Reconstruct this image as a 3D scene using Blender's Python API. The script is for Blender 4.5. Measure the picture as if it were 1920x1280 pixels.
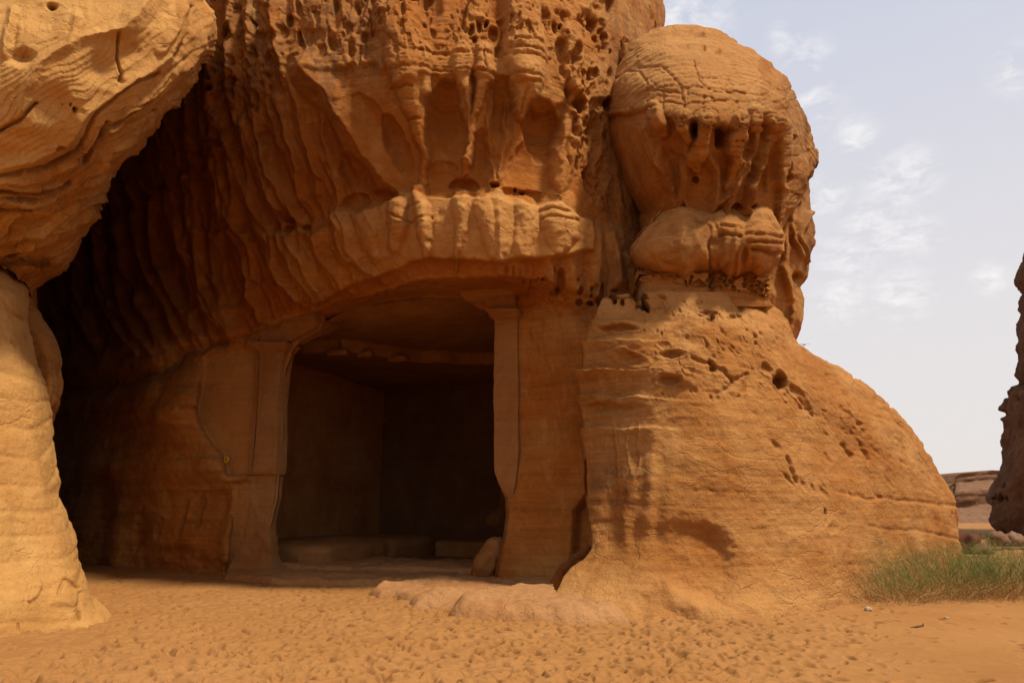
import bpy, bmesh, math, random
import numpy as np
from mathutils import Vector

for o in list(bpy.data.objects):
    bpy.data.objects.remove(o)
scene = bpy.context.scene
COL = scene.collection
R = math.radians

# ------------------------------------------------------------------ camera
CAM_H, PITCH, FPX = 1.6, R(13.6), 1280.0
cam_d = bpy.data.cameras.new("camera")
cam_d.sensor_width = 36.0
cam_d.lens = 24.0
cam_d.clip_start = 0.1
cam_d.clip_end = 6000
cam = bpy.data.objects.new("camera", cam_d)
COL.objects.link(cam)
cam.location = (0, 0, CAM_H)
cam.rotation_euler = (math.pi / 2 + PITCH, 0, 0)
scene.camera = cam

# ------------------------------------------------------------------ world, sun, exposure
SUN_EL, SUN_AZ = 59.0, 56.0          # azimuth: degrees to the right of straight behind the camera
sun_vec = Vector((math.cos(R(SUN_EL)) * math.sin(R(SUN_AZ)), -math.cos(R(SUN_EL)) * math.cos(R(SUN_AZ)), math.sin(R(SUN_EL))))
world = bpy.data.worlds.new("World")
scene.world = world
world.use_nodes = True
wn, wl = world.node_tree.nodes, world.node_tree.links
wn.clear()
w_out = wn.new("ShaderNodeOutputWorld")
w_bg = wn.new("ShaderNodeBackground")
w_bg.inputs["Strength"].default_value = 0.1
sky = wn.new("ShaderNodeTexSky")
sky.sky_type = 'NISHITA'
sky.sun_disc = False
sky.sun_elevation = R(SUN_EL)
sky.sun_rotation = R(180 - SUN_AZ)
sky.dust_density = 4.0
sky.air_density = 1.0
tc = wn.new("ShaderNodeTexCoord")
sep = wn.new("ShaderNodeSeparateXYZ")
wl.new(tc.outputs["Generated"], sep.inputs[0])
ramp = wn.new("ShaderNodeValToRGB")
ramp.color_ramp.elements[0].position = 0.0
ramp.color_ramp.elements[0].color = (0.87, 0.82, 0.775, 1)
ramp.color_ramp.elements[1].position = 0.62
ramp.color_ramp.elements[1].color = (0.645, 0.675, 0.79, 1)
e = ramp.color_ramp.elements.new(0.25)
e.color = (0.83, 0.795, 0.81, 1)
wl.new(sep.outputs["Z"], ramp.inputs[0])
# thin cloud wisps on the sky plane
dz = wn.new("ShaderNodeMath"); dz.operation = 'ADD'; dz.inputs[1].default_value = 0.25
wl.new(sep.outputs["Z"], dz.inputs[0])
vd = wn.new("ShaderNodeVectorMath"); vd.operation = 'DIVIDE'
comb = wn.new("ShaderNodeCombineXYZ")
for k in range(3):
    wl.new(dz.outputs[0], comb.inputs[k])
wl.new(tc.outputs["Generated"], vd.inputs[0]); wl.new(comb.outputs[0], vd.inputs[1])
cn = wn.new("ShaderNodeTexNoise"); cn.inputs["Scale"].default_value = 18; cn.inputs["Detail"].default_value = 9
cn.inputs["Roughness"].default_value = 0.62; cn.inputs["Distortion"].default_value = 0.35
wl.new(vd.outputs[0], cn.inputs["Vector"])
cr = wn.new("ShaderNodeValToRGB")
cr.color_ramp.elements[0].position = 0.42; cr.color_ramp.elements[0].color = (0, 0, 0, 1)
cr.color_ramp.elements[1].position = 0.66; cr.color_ramp.elements[1].color = (1, 1, 1, 1)
wl.new(cn.outputs[0], cr.inputs[0])
mixc = wn.new("ShaderNodeMixRGB"); mixc.inputs[2].default_value = (1.0, 0.97, 0.965, 1)
CLOUDS = [(1510, 118, .045), (1470, 70, .03), (1290, 15, .09), (1520, 195, .05), (1690, 335, .06), (1640, 430, .07), (1700, 440, .05), (1605, 260, .04), (1690, 555, .055), (1575, 560, .05), (1910, 130, .04), (1550, 370, .04), (1590, 480, .06), (1860, 520, .03)]
acc_c = None
for (cx_, cy_, cr_) in CLOUDS:
    v = Vector(((cx_ - 960) / 1280, math.cos(PITCH) - (640 - cy_) / 1280 * math.sin(PITCH), math.sin(PITCH) + (640 - cy_) / 1280 * math.cos(PITCH))).normalized()
    dd = wn.new("ShaderNodeVectorMath"); dd.operation = 'DISTANCE'; dd.inputs[1].default_value = v
    wl.new(tc.outputs["Generated"], dd.inputs[0])
    mr_ = wn.new("ShaderNodeMapRange"); mr_.interpolation_type = 'SMOOTHSTEP'; mr_.inputs[1].default_value = 0.0; mr_.inputs[2].default_value = cr_ * 1.0; mr_.inputs[3].default_value = 1.0; mr_.inputs[4].default_value = 0.0
    wl.new(dd.outputs["Value"], mr_.inputs[0])
    if acc_c is None: acc_c = mr_.outputs[0]
    else:
        ad = wn.new("ShaderNodeMath"); ad.operation = 'MAXIMUM'; wl.new(acc_c, ad.inputs[0]); wl.new(mr_.outputs[0], ad.inputs[1]); acc_c = ad.outputs[0]
ad = wn.new("ShaderNodeMath"); ad.operation = 'MULTIPLY_ADD'; ad.inputs[1].default_value = 1.0; ad.inputs[2].default_value = 0.03
wl.new(acc_c, ad.inputs[0])
cmul = wn.new("ShaderNodeMath"); cmul.operation = 'MULTIPLY'; wl.new(ad.outputs[0], cmul.inputs[0]); wl.new(cr.outputs[0], cmul.inputs[1])
wl.new(cmul.outputs[0], mixc.inputs[0]); wl.new(ramp.outputs[0], mixc.inputs[1])
sc10 = wn.new("ShaderNodeVectorMath"); sc10.operation = 'SCALE'; sc10.inputs["Scale"].default_value = 10.0
wl.new(mixc.outputs[0], sc10.inputs[0])
mixs = wn.new("ShaderNodeMixRGB"); mixs.inputs[0].default_value = 0.92
wl.new(sky.outputs[0], mixs.inputs[1]); wl.new(sc10.outputs[0], mixs.inputs[2])
wl.new(mixs.outputs[0], w_bg.inputs["Color"])
wl.new(w_bg.outputs[0], w_out.inputs["Surface"])

sun_d = bpy.data.lights.new("sun", 'SUN')
sun_d.energy = 5.0
sun_d.angle = R(8)
sun_d.color = (1.0, 0.90, 0.76)
sun = bpy.data.objects.new("sun", sun_d)
COL.objects.link(sun)
sun.rotation_euler = sun_vec.to_track_quat('Z', 'Y').to_euler()

vs = scene.view_settings
vs.view_transform = 'Standard'; vs.look = 'None'; vs.gamma = 1; vs.use_curve_mapping = False
vs.exposure = 0.0
scene.cycles.max_bounces = 8
scene.cycles.diffuse_bounces = 5
scene.cycles.use_denoising = True

# ------------------------------------------------------------------ numpy helpers
CP, SP = math.cos(PITCH), math.sin(PITCH)
def ray(px, py):
    a = (np.asarray(px, float) - 960) / FPX
    b = (640 - np.asarray(py, float)) / FPX
    return a, CP - b * SP, SP + b * CP
def at(px, py, Y):
    a, yd, zd = ray(px, py)
    t = Y / yd
    return np.stack([a * t, np.broadcast_to(Y, t.shape) * 1.0, CAM_H + zd * t], -1)
def on_ground(px, py, z=0.0):
    a, yd, zd = ray(px, py)
    t = (z - CAM_H) / zd
    return np.stack([a * t, yd * t, CAM_H + zd * t], -1)
def proj(P):
    X, Y, Z = P[..., 0], P[..., 1], P[..., 2] - CAM_H
    f = Y * CP + Z * SP
    up = -Y * SP + Z * CP
    return 960 + FPX * X / f, 640 - FPX * up / f

def _hash(ix, iy, iz, seed):
    h = (ix.astype(np.int64) * 374761393 + iy.astype(np.int64) * 668265263 + iz.astype(np.int64) * 2147483647 + seed * 974634777) & 0xffffffff
    h = ((h ^ (h >> 13)) * 1274126177) & 0xffffffff
    h = ((h ^ (h >> 16)) * 2246822519) & 0xffffffff
    h = h ^ (h >> 15)
    return (h & 0xffffff) / float(0x1000000)
def vnoise(x, y, z, seed=0):
    x, y, z = np.broadcast_arrays(x, y, z)
    ix, iy, iz = np.floor(x), np.floor(y), np.floor(z)
    fx, fy, fz = x - ix, y - iy, z - iz
    fx = fx * fx * fx * (fx * (fx * 6 - 15) + 10); fy = fy * fy * fy * (fy * (fy * 6 - 15) + 10); fz = fz * fz * fz * (fz * (fz * 6 - 15) + 10)
    r = 0
    for dx in (0, 1):
        for dy in (0, 1):
            for d_z in (0, 1):
                w = (fx if dx else 1 - fx) * (fy if dy else 1 - fy) * (fz if d_z else 1 - fz)
                r = r + w * _hash(ix + dx, iy + dy, iz + d_z, seed)
    return r * 2 - 1
def fbm(x, y, z, octv=4, seed=0, gain=0.5):
    a, s, r = 1.0, 0.0, 0
    for k in range(octv):
        r = r + a * vnoise(x * 2 ** k + 17.3 * k, y * 2 ** k - 9.1 * k, z * 2 ** k + 3.7 * k, seed + k)
        s += a; a *= gain
    return r / s * 1.4
def worley2(x, y, seed=0):
    ix, iy = np.floor(x), np.floor(y)
    f1 = np.full(x.shape, 9.0); f2 = np.full(x.shape, 9.0); idv = np.zeros(x.shape)
    for dx in (-1, 0, 1):
        for dy in (-1, 0, 1):
            cx, cy = ix + dx, iy + dy
            jx = _hash(cx, cy, cx * 0, seed); jy = _hash(cx, cy, cx * 0 + 1, seed)
            idc = _hash(cx, cy, cx * 0 + 2, seed)
            d = np.sqrt((cx + 0.1 + .8 * jx - x) ** 2 + (cy + 0.1 + .8 * jy - y) ** 2)
            near = d < f1
            f2 = np.where(near, f1, np.minimum(f2, d))
            idv = np.where(near, idc, idv)
            f1 = np.where(near, d, f1)
    return f1, f2, idv
def ss(x, a, b):
    t = np.clip((x - a) / (b - a), 0, 1)
    return t * t * (3 - 2 * t)
def sd_poly(px, py, poly, pad=40):
    """signed distance, positive inside; far-away points get -pad"""
    P = np.asarray(poly, float)
    out = np.full(px.shape, -float(pad))
    m = (px > P[:, 0].min() - pad) & (px < P[:, 0].max() + pad) & (py > P[:, 1].min() - pad) & (py < P[:, 1].max() + pad)
    x, y = px[m], py[m]
    d = np.full(x.shape, 1e9); ins = np.zeros(x.shape, bool)
    n = len(P)
    for i in range(n):
        ax, ay = P[i]; bx, by = P[(i + 1) % n]
        ex, ey = bx - ax, by - ay
        L = ex * ex + ey * ey + 1e-9
        t = np.clip(((x - ax) * ex + (y - ay) * ey) / L, 0, 1)
        d = np.minimum(d, np.hypot(x - ax - t * ex, y - ay - t * ey))
        c = (ay > y) != (by > y)
        if ey != 0:
            ins ^= c & (x < ex * (y - ay) / ey + ax)
    out[m] = np.where(ins, d, -np.minimum(d, pad))
    return out
def poly_mask(px, py, poly, soft=8):
    return ss(sd_poly(px, py, poly, soft * 2 + 4), -soft, soft)

def ribs(px, py, H, strokes, sharp=1.0, layered=0.0, k=1.0, cusp=0.0, widen=1.0):
    """raise ridges along strokes [(x,y,halfwidth px,height m),...]"""
    out = np.zeros(px.shape)
    for s in strokes:
        S = np.asarray(s, float)
        S = S * np.array([1, 1, widen, 1])
        W = S[:, 2].max() * 1.2
        m = (px > S[:, 0].min() - W) & (px < S[:, 0].max() + W) & (py > S[:, 1].min() - W) & (py < S[:, 1].max() + W)
        if not m.any(): continue
        x, y = px[m], py[m]
        best = np.zeros(x.shape)
        acc = 0.0
        for i in range(len(S) - 1):
            ax, ay, aw, ah = S[i]; bx, by, bw, bh = S[i + 1]
            ex, ey = bx - ax, by - ay
            L = math.hypot(ex, ey) + 1e-6
            tr = ((x - ax) * ex + (y - ay) * ey) / L ** 2
            t = np.clip(tr, 0, 1)
            d = np.hypot(x - ax - t * ex, y - ay - t * ey)
            w = aw + (bw - aw) * t; h = ah + (bh - ah) * t
            q = np.clip(1 - d / (w + 1e-6), 0, 1)
            pr = h * q ** cusp if cusp else np.where(q > 0, h * (1 - (1 - q) ** (1 + sharp)), 0)
            if layered:
                st = (y + 4.0 * vnoise(x * .03, y * .05, x * 0, 5) + 1.5 * vnoise(x * .15, y * .1, x * 0, 6)) / 12.0
                st = st + .55 * vnoise(x * 0 + ax * .01, st * .7, x * 0, 8)
                f = st - np.floor(st)
                rv = _hash(np.floor(st), np.floor(x * 0 + ax), x * 0, 15)
                e_ = np.minimum(f, 1 - f)
                pr = pr * (1 - .07 * rv) - layered * (.25 + rv) * h * np.exp(-(e_ / .06) ** 2) * ss(pr, 0, .12) * ss(vnoise(x * .07, y * .12, x * 0, 27), -.5, .2)
            best = np.maximum(best, pr)
            acc += L
        tmp = out[m]
        out[m] = np.maximum(tmp, best)
    return H + out * k
def pits(px, py, H, plist, edge=0.35, rim=0.0):
    """[(cx,cy,rx,ry,depth,angle deg)]"""
    for p in plist:
        cx, cy, rx, ry, dep = p[:5]
        an = R(p[5]) if len(p) > 5 else 0
        W = max(rx, ry) * 1.5
        m = (abs(px - cx) < W) & (abs(py - cy) < W)
        if not m.any(): continue
        x, y = px[m] - cx, py[m] - cy
        u = x * math.cos(an) + y * math.sin(an); v = -x * math.sin(an) + y * math.cos(an)
        r = np.sqrt((u / rx) ** 2 + (v / ry) ** 2)
        H[m] -= dep * (1 - ss(r, 1 - edge, 1.0)) * (0.75 + 0.25 * np.clip(1 - r, 0, 1))
        if rim:
            H[m] += rim * np.exp(-((r - 1.12) / 0.12) ** 2)
    return H
def cracks(px, py, H, lines, w=3.0, dep=0.06):
    for s in lines:
        S = np.asarray(s, float)
        m = (px > S[:, 0].min() - 20) & (px < S[:, 0].max() + 20) & (py > S[:, 1].min() - 20) & (py < S[:, 1].max() + 20)
        if not m.any(): continue
        x, y = px[m], py[m]
        d = np.full(x.shape, 1e9)
        for i in range(len(S) - 1):
            ax, ay = S[i][:2]; bx, by = S[i + 1][:2]
            ex, ey = bx - ax, by - ay
            t = np.clip(((x - ax) * ex + (y - ay) * ey) / (ex * ex + ey * ey + 1e-9), 0, 1)
            d = np.minimum(d, np.hypot(x - ax - t * ex, y - ay - t * ey))
        H[m] -= dep * np.exp(-(d / w) ** 2)
    return H

class Table:
    def __init__(self, xs, ys, vals, sigma=30):
        self.cell = 10.0
        self.x0, self.y0 = xs[0] - 200, ys[0] - 200
        gx = np.arange(self.x0, xs[-1] + 200, self.cell); gy = np.arange(self.y0, ys[-1] + 200, self.cell)
        V = np.asarray(vals, float)
        A = np.stack([np.interp(gx, xs, r) for r in V])
        B = np.stack([np.interp(gy, ys, A[:, i]) for i in range(A.shape[1])], 1)
        s = sigma / self.cell
        n = int(3 * s) + 1
        kx = np.exp(-0.5 * (np.arange(-n, n + 1) / s) ** 2); kx /= kx.sum()
        B = np.pad(B, n, mode='edge')
        B = np.apply_along_axis(lambda r: np.convolve(r, kx, 'valid'), 1, B)
        B = np.apply_along_axis(lambda r: np.convolve(r, kx, 'valid'), 0, B)
        self.B = B
    def __call__(self, px, py):
        fx = np.clip((px - self.x0) / self.cell, 0, self.B.shape[1] - 1.001); fy = np.clip((py - self.y0) / self.cell, 0, self.B.shape[0] - 1.001)
        ix = fx.astype(int); iy = fy.astype(int); fx = fx - ix; fy = fy - iy
        B = self.B
        return (B[iy, ix] * (1 - fx) + B[iy, ix + 1] * fx) * (1 - fy) + (B[iy + 1, ix] * (1 - fx) + B[iy + 1, ix + 1] * fx) * fy

# ------------------------------------------------------------------ object helpers
def tag(o, label=None, cat=None, group=None, kind=None):
    if label: o['label'] = label
    if cat: o['category'] = cat
    if group: o['group'] = group
    if kind: o['kind'] = kind
    return o
def empty(name, loc=(0, 0, 0)):
    o = bpy.data.objects.new(name, None)
    o.empty_display_size = 0.3
    COL.objects.link(o); o.location = loc
    return o
def put(o, parent):
    if parent is not None:
        o.parent = parent
        o.matrix_parent_inverse = parent.matrix_world.inverted() if False else o.matrix_parent_inverse
    return o
def mesh_np(name, V, F, mat, parent=None, smooth=True, tint=None):
    """V (n,3), F list of arrays with 4 or 3 columns (all quads as one array, tris as another)"""
    me = bpy.data.meshes.new(name)
    V = np.asarray(V, np.float32)
    if parent is not None:
        V = V - np.asarray(parent_loc(parent), np.float32)
    Fs = [np.asarray(f, np.int32) for f in F if len(f)]
    nl = sum(f.size for f in Fs); nf = sum(len(f) for f in Fs)
    me.vertices.add(len(V)); me.vertices.foreach_set("co", V.ravel())
    me.loops.add(nl); me.loops.foreach_set("vertex_index", np.concatenate([f.ravel() for f in Fs]))
    me.polygons.add(nf)
    st, c = [], 0
    for f in Fs:
        st.append(c + np.arange(len(f)) * f.shape[1]); c += f.size
    me.polygons.foreach_set("loop_start", np.concatenate(st).astype(np.int32))
    me.update(calc_edges=True)
    me.validate()
    if smooth:
        me.polygons.foreach_set("use_smooth", np.ones(len(me.polygons), bool))
    if tint is not None and len(me.vertices) == len(V):
        ca = me.color_attributes.new("tint", 'FLOAT_COLOR', 'POINT')
        ca.data.foreach_set("color", np.asarray(tint, np.float32).ravel())
    me.materials.append(mat)
    o = bpy.data.objects.new(name, me)
    COL.objects.link(o)
    if parent is not None: o.parent = parent
    return o
def parent_loc(p):
    v = Vector((0, 0, 0))
    while p is not None:
        v += p.location; p = p.parent
    return v
def grid_faces(nv, nu, wrap=False, keep=None):
    i = np.arange(nv - 1)[:, None] * nu; j = np.arange(nu if wrap else nu - 1)[None, :]
    jn = (j + 1) % nu
    a = i + j; b = i + jn; c = i + nu + jn; d = i + nu + j
    F = np.stack([a, d, c, b], -1)
    if keep is not None: return F[keep]
    return F.reshape(-1, 4)
def normals(P, wrap=True):
    if wrap:
        du = np.roll(P, -1, 1) - np.roll(P, 1, 1)
    else:
        du = np.gradient(P, axis=1)
    dv = np.gradient(P, axis=0)
    n = np.cross(dv, du)
    # P grows right with u, down with v: outward (towards camera) is cross(dv, du) -> check sign at centre
    n /= (np.linalg.norm(n, axis=-1, keepdims=True) + 1e-9)
    return n
def blurN(N, k=3):
    for _ in range(k):
        N = (N + np.roll(N, 1, 1) + np.roll(N, -1, 1)) / 3
        M = N.copy(); M[1:-1] = (N[:-2] + N[1:-1] + N[2:]) / 3; N = M
    return N / (np.linalg.norm(N, axis=-1, keepdims=True) + 1e-9)

def rock_body(name, mat, ylist, L, Rt, depth, sculpt, step, outline=None, rpx=60, rm=1.5, back=4.0, parent=None,
              top_dense=False, cut=None, edge_dense=(True, True), nb=14, post=None, flare=False):
    """closed rock: the visible front is sampled finely, then it turns round and closes behind.
    L/Rt: [(py,px)...] silhouettes, depth(px,py) metres away, sculpt(px,py,P)->(displacement, tint)"""
    y0, y1 = ylist
    nv = int((y1 - y0) / step)
    v = np.linspace(0, 1, nv)
    if top_dense:
        v = v ** 1.35
    py = y0 + (y1 - y0) * v
    Lp = np.interp(py, [p[0] for p in L], [p[1] for p in L]); Rp = np.interp(py, [p[0] for p in Rt], [p[1] for p in Rt])
    Wm = (Rp - Lp).max()
    x = np.linspace(0, 1, 2001)
    fr = min(rpx / Wm, .5)
    wt = np.ones_like(x)
    if edge_dense[0]: wt = np.minimum(wt, np.sqrt(np.clip((x + .0006) / fr, 0, 1)))
    if edge_dense[1]: wt = np.minimum(wt, np.sqrt(np.clip((1 - x + .0006) / fr, 0, 1)))
    cu = np.concatenate([[0], np.cumsum(1 / ((wt[1:] + wt[:-1]) / 2))]); 
    nu = int(Wm / step * cu[-1] / 2000)
    cu /= cu[-1]
    m = np.interp(np.linspace(0, 1, nu), cu, x)
    PX = Lp[:, None] + (Rp - Lp)[:, None] * m[None]
    PY = np.broadcast_to(py[:, None], PX.shape).copy()
    D = depth(PX, PY)
    if outline is not None:
        ed = np.full(PX.shape, 1e9)
        O = np.asarray(outline, float)
        for i in range(len(O) - 1):
            ax, ay = O[i]; bx, by = O[i + 1]
            ex, ey = bx - ax, by - ay
            t = np.clip(((PX - ax) * ex + (PY - ay) * ey) / (ex * ex + ey * ey + 1e-9), 0, 1)
            ed = np.minimum(ed, np.hypot(PX - ax - t * ex, PY - ay - t * ey))
        q = np.clip(1 - ed / rpx, 0, 1)
        D = D + rm * (1 - np.sqrt(np.clip(1 - q * q, 0, 1)))
    P = at(PX, PY, D)
    # back
    t = np.linspace(0, math.pi, nb + 2)[1:-1]
    A, B = P[:, -1], P[:, 0]
    c = (1 - np.cos(t)) / 2
    PB = A[:, None] * (1 - c)[None, :, None] + B[:, None] * c[None, :, None]
    if flare:
        kf = 1 + back * (np.sin(t) ** .8)[None] / np.maximum(PB[..., 1], 1)
        PB[..., 0] *= kf * (1 + .06 * np.sin(t))[None]; PB[..., 1] *= kf; PB[..., 2] = CAM_H + (PB[..., 2] - CAM_H) * kf
    else:
        PB[..., 1] += back * np.sin(t)[None] ** .8
    front_n = P.shape[1]
    P = np.concatenate([P, PB], 1)
    FX = np.concatenate([PX, np.full(PB.shape[:2], -9999.)], 1); FY = np.concatenate([PY, np.full(PB.shape[:2], -9999.)], 1)
    N = blurN(normals(P), 4)
    mid = N[nv // 2, front_n // 2]
    if mid[1] > 0: N = -N
    H, T = sculpt(FX, FY, P)
    ridge_fade = np.ones(P.shape[:2])
    C = np.array([0, 0, CAM_H]) - P
    C /= np.linalg.norm(C, axis=-1, keepdims=True)
    fr_ = (FX > -5000)[..., None] * np.clip((N * C).sum(-1, keepdims=True) * 2.5, 0, 1)
    Dr = N * (1 - .6 * fr_) + C * .6 * fr_
    P = P + Dr * H[..., None]
    nu2 = P.shape[1]
    keep = None
    if cut is not None:
        FXc = (FX[:-1] + np.roll(FX, -1, 1)[:-1] + FX[1:] + np.roll(FX, -1, 1)[1:]) / 4
        FYc = (FY[:-1] + np.roll(FY, -1, 1)[:-1] + FY[1:] + np.roll(FY, -1, 1)[1:]) / 4
        keep = sd_poly(FXc, FYc, cut, 30) < 0
    V = P.reshape(-1, 3)
    F = grid_faces(nv, nu2, True, keep)
    # caps
    tc_, bc = V[:nu2].mean(0), V[-nu2:].mean(0)
    n0 = len(V)
    V = np.concatenate([V, [tc_, bc]])
    j = np.arange(nu2)
    tri = np.concatenate([np.stack([np.full(nu2, n0), j, (j + 1) % nu2], 1),
                          np.stack([np.full(nu2, n0 + 1), (nv - 1) * nu2 + (j + 1) % nu2, (nv - 1) * nu2 + j], 1)])
    Tt = np.concatenate([T.reshape(-1, 4), np.zeros((2, 4))])
    o = mesh_np(name, V, [F, tri], mat, parent, True, Tt)
    return o, P, FX, FY

def tint_zero(px): return np.zeros(px.shape + (4,))

# ------------------------------------------------------------------ materials
def new_mat(name):
    m = bpy.data.materials.new(name); m.use_nodes = True
    n, l = m.node_tree.nodes, m.node_tree.links
    b = n["Principled BSDF"]
    b.inputs["Roughness"].default_value = 0.95
    b.inputs["Specular IOR Level"].default_value = 0.12
    return m, n, l, b
def N_noise(n, l, vec, scale, detail=5, rough=0.55, dist=0.0):
    t = n.new("ShaderNodeTexNoise"); t.inputs["Scale"].default_value = scale; t.inputs["Detail"].default_value = detail
    t.inputs["Roughness"].default_value = rough; t.inputs["Distortion"].default_value = dist
    l.new(vec, t.inputs["Vector"]); return t.outputs[0]
def N_map(n, l, vec, scale=(1, 1, 1), rot=(0, 0, 0)):
    t = n.new("ShaderNodeMapping"); t.inputs["Scale"].default_value = scale; t.inputs["Rotation"].default_value = rot
    l.new(vec, t.inputs["Vector"]); return t.outputs[0]
def N_ramp(n, l, v, stops):
    t = n.new("ShaderNodeValToRGB")
    t.color_ramp.elements[0].position = stops[0][0]; t.color_ramp.elements[0].color = tuple(stops[0][1]) + (1,)
    t.color_ramp.elements[1].position = stops[-1][0]; t.color_ramp.elements[1].color = tuple(stops[-1][1]) + (1,)
    for p, c in stops[1:-1]:
        e = t.color_ramp.elements.new(p); e.color = tuple(c) + (1,)
    l.new(v, t.inputs[0]); return t.outputs[0]
def N_mix(n, l, f, a, b, blend='MIX'):
    t = n.new("ShaderNodeMixRGB"); t.blend_type = blend
    for i, s in ((0, f), (1, a), (2, b)):
        if isinstance(s, (int, float)): t.inputs[i].default_value = s
        elif isinstance(s, tuple): t.inputs[i].default_value = s + (1,)
        else: l.new(s, t.inputs[i])
    return t.outputs[0]
def N_math(n, l, op, a, b):
    t = n.new("ShaderNodeMath"); t.operation = op
    for i, s in ((0, a), (1, b)):
        if isinstance(s, (int, float)): t.inputs[i].default_value = s
        else: l.new(s, t.inputs[i])
    return t.outputs[0]
ALB = 0.68
def rock_mat(name, base, pale, deep, bed=1.0, bump=1.0, varnish=(0.10, 0.055, 0.03), bed_rot=(0.03, 0.05, 0), fine=1.0):
    base, pale, deep = (tuple(c * ALB for c in q) for q in (base, pale, deep))
    m, n, l, b = new_mat(name)
    geo = n.new("ShaderNodeNewGeometry").outputs["Position"]
    att = n.new("ShaderNodeAttribute"); att.attribute_name = "tint"
    sp = n.new("ShaderNodeSeparateColor"); l.new(att.outputs["Color"], sp.inputs[0])
    big = N_noise(n, l, geo, 0.55, 6, 0.6, 0.6)
    strata_v = N_map(n, l, geo, (0.22, 0.22, 3.4), bed_rot)
    strata = N_noise(n, l, strata_v, 1.6, 8, 0.68, 0.25)
    strata2 = N_noise(n, l, N_map(n, l, geo, (0.35, 0.35, 9.0), (bed_rot[0] - .12, bed_rot[1] + .1, 0)), 2.4, 5, 0.6, 0.3)
    col = N_ramp(n, l, big, [(0.28, deep), (0.5, base), (0.74, pale)])
    s_c = N_ramp(n, l, strata, [(0.30, (0.62, 0.58, 0.52)), (0.5, (1, 1, 1)), (0.68, (1.22, 1.2, 1.18))])
    col = N_mix(n, l, 0.62 * bed, col, s_c, 'MULTIPLY')
    s2 = N_ramp(n, l, strata2, [(0.34, (0.72, 0.66, 0.6)), (0.46, (1, 1, 1)), (0.7, (1.1, 1.08, 1.05))])
    col = N_mix(n, l, 0.5 * bed, col, s2, 'MULTIPLY')
    sp_n = N_noise(n, l, geo, 26, 5, 0.7)
    col = N_mix(n, l, 0.5, col, N_ramp(n, l, sp_n, [(0.3, (0.78, 0.76, 0.74)), (0.7, (1.18, 1.18, 1.18))]), 'MULTIPLY')
    # pale (g), deep saturated (b), desert varnish (r)
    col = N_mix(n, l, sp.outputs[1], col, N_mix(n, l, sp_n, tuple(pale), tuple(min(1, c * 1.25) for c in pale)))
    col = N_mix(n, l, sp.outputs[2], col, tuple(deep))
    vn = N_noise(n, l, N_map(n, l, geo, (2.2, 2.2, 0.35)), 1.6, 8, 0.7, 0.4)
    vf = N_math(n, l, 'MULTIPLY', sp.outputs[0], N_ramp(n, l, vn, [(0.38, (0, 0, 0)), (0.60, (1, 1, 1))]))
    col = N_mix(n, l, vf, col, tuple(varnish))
    md = N_noise(n, l, N_map(n, l, geo, (1.0, 1.0, .55)), 2.3, 7, 0.72, 0.5)
    col = N_mix(n, l, N_ramp(n, l, md, [(0.52, (0, 0, 0)), (0.72, (.42, .42, .42))]), col, tuple(min(1, c * 1.18) for c in pale))
    col = N_mix(n, l, N_ramp(n, l, md, [(0.30, (.34, .34, .34)), (0.44, (0, 0, 0))]), col, tuple(.5 * c + .5 * v for c, v in zip(deep, varnish)))
    l.new(col, b.inputs["Base Color"])
    # relief
    h1 = N_noise(n, l, geo, 9, 8, 0.68)
    h2 = N_noise(n, l, geo, 45, 4, 0.7)
    h = N_math(n, l, 'MULTIPLY', h1, 0.042)
    h = N_math(n, l, 'ADD', h, N_math(n, l, 'MULTIPLY', h2, 0.012 * fine))
    h = N_math(n, l, 'ADD', h, N_math(n, l, 'MULTIPLY', strata, 0.016 * bed))
    h = N_math(n, l, 'ADD', h, N_math(n, l, 'MULTIPLY', strata2, 0.009 * bed))
    pn = N_noise(n, l, geo, 17, 3, 0.6)
    pr_ = N_ramp(n, l, pn, [(0.30, (0, 0, 0)), (0.42, (1, 1, 1))])
    h = N_math(n, l, 'ADD', h, N_math(n, l, 'MULTIPLY', pr_, 0.010))
    gr = N_noise(n, l, N_map(n, l, geo, (1, 1, 6), bed_rot), 22, 3, 0.7)
    h = N_math(n, l, 'ADD', h, N_math(n, l, 'MULTIPLY', gr, 0.010 * bed))
    vo = n.new("ShaderNodeTexVoronoi"); vo.feature = 'DISTANCE_TO_EDGE'; vo.inputs["Scale"].default_value = 1.5
    wv = n.new("ShaderNodeMixRGB"); wv.blend_type = 'ADD'; wv.inputs[0].default_value = 0.5
    nzc = n.new("ShaderNodeTexNoise"); nzc.inputs["Scale"].default_value = 2.5; nzc.inputs["Detail"].default_value = 5; l.new(geo, nzc.inputs["Vector"])
    l.new(N_map(n, l, geo, (.8, .8, 2.0)), wv.inputs[1]); l.new(nzc.outputs["Color"], wv.inputs[2]); l.new(wv.outputs[0], vo.inputs["Vector"])
    ck = N_ramp(n, l, vo.outputs["Distance"], [(0.0, (0, 0, 0)), (0.035, (1, 1, 1))])
    ckm = N_ramp(n, l, N_noise(n, l, geo, .9, 3), [(0.50, (1, 1, 1)), (0.60, (0, 0, 0))])
    h = N_math(n, l, 'ADD', h, N_math(n, l, 'MULTIPLY', N_math(n, l, 'MAXIMUM', ck, ckm), 0.013))
    bp = n.new("ShaderNodeBump"); bp.inputs["Strength"].default_value = 1.0; bp.inputs["Distance"].default_value = bump
    l.new(h, bp.inputs["Height"]); l.new(bp.outputs[0], b.inputs["Normal"])
    return m

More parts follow.
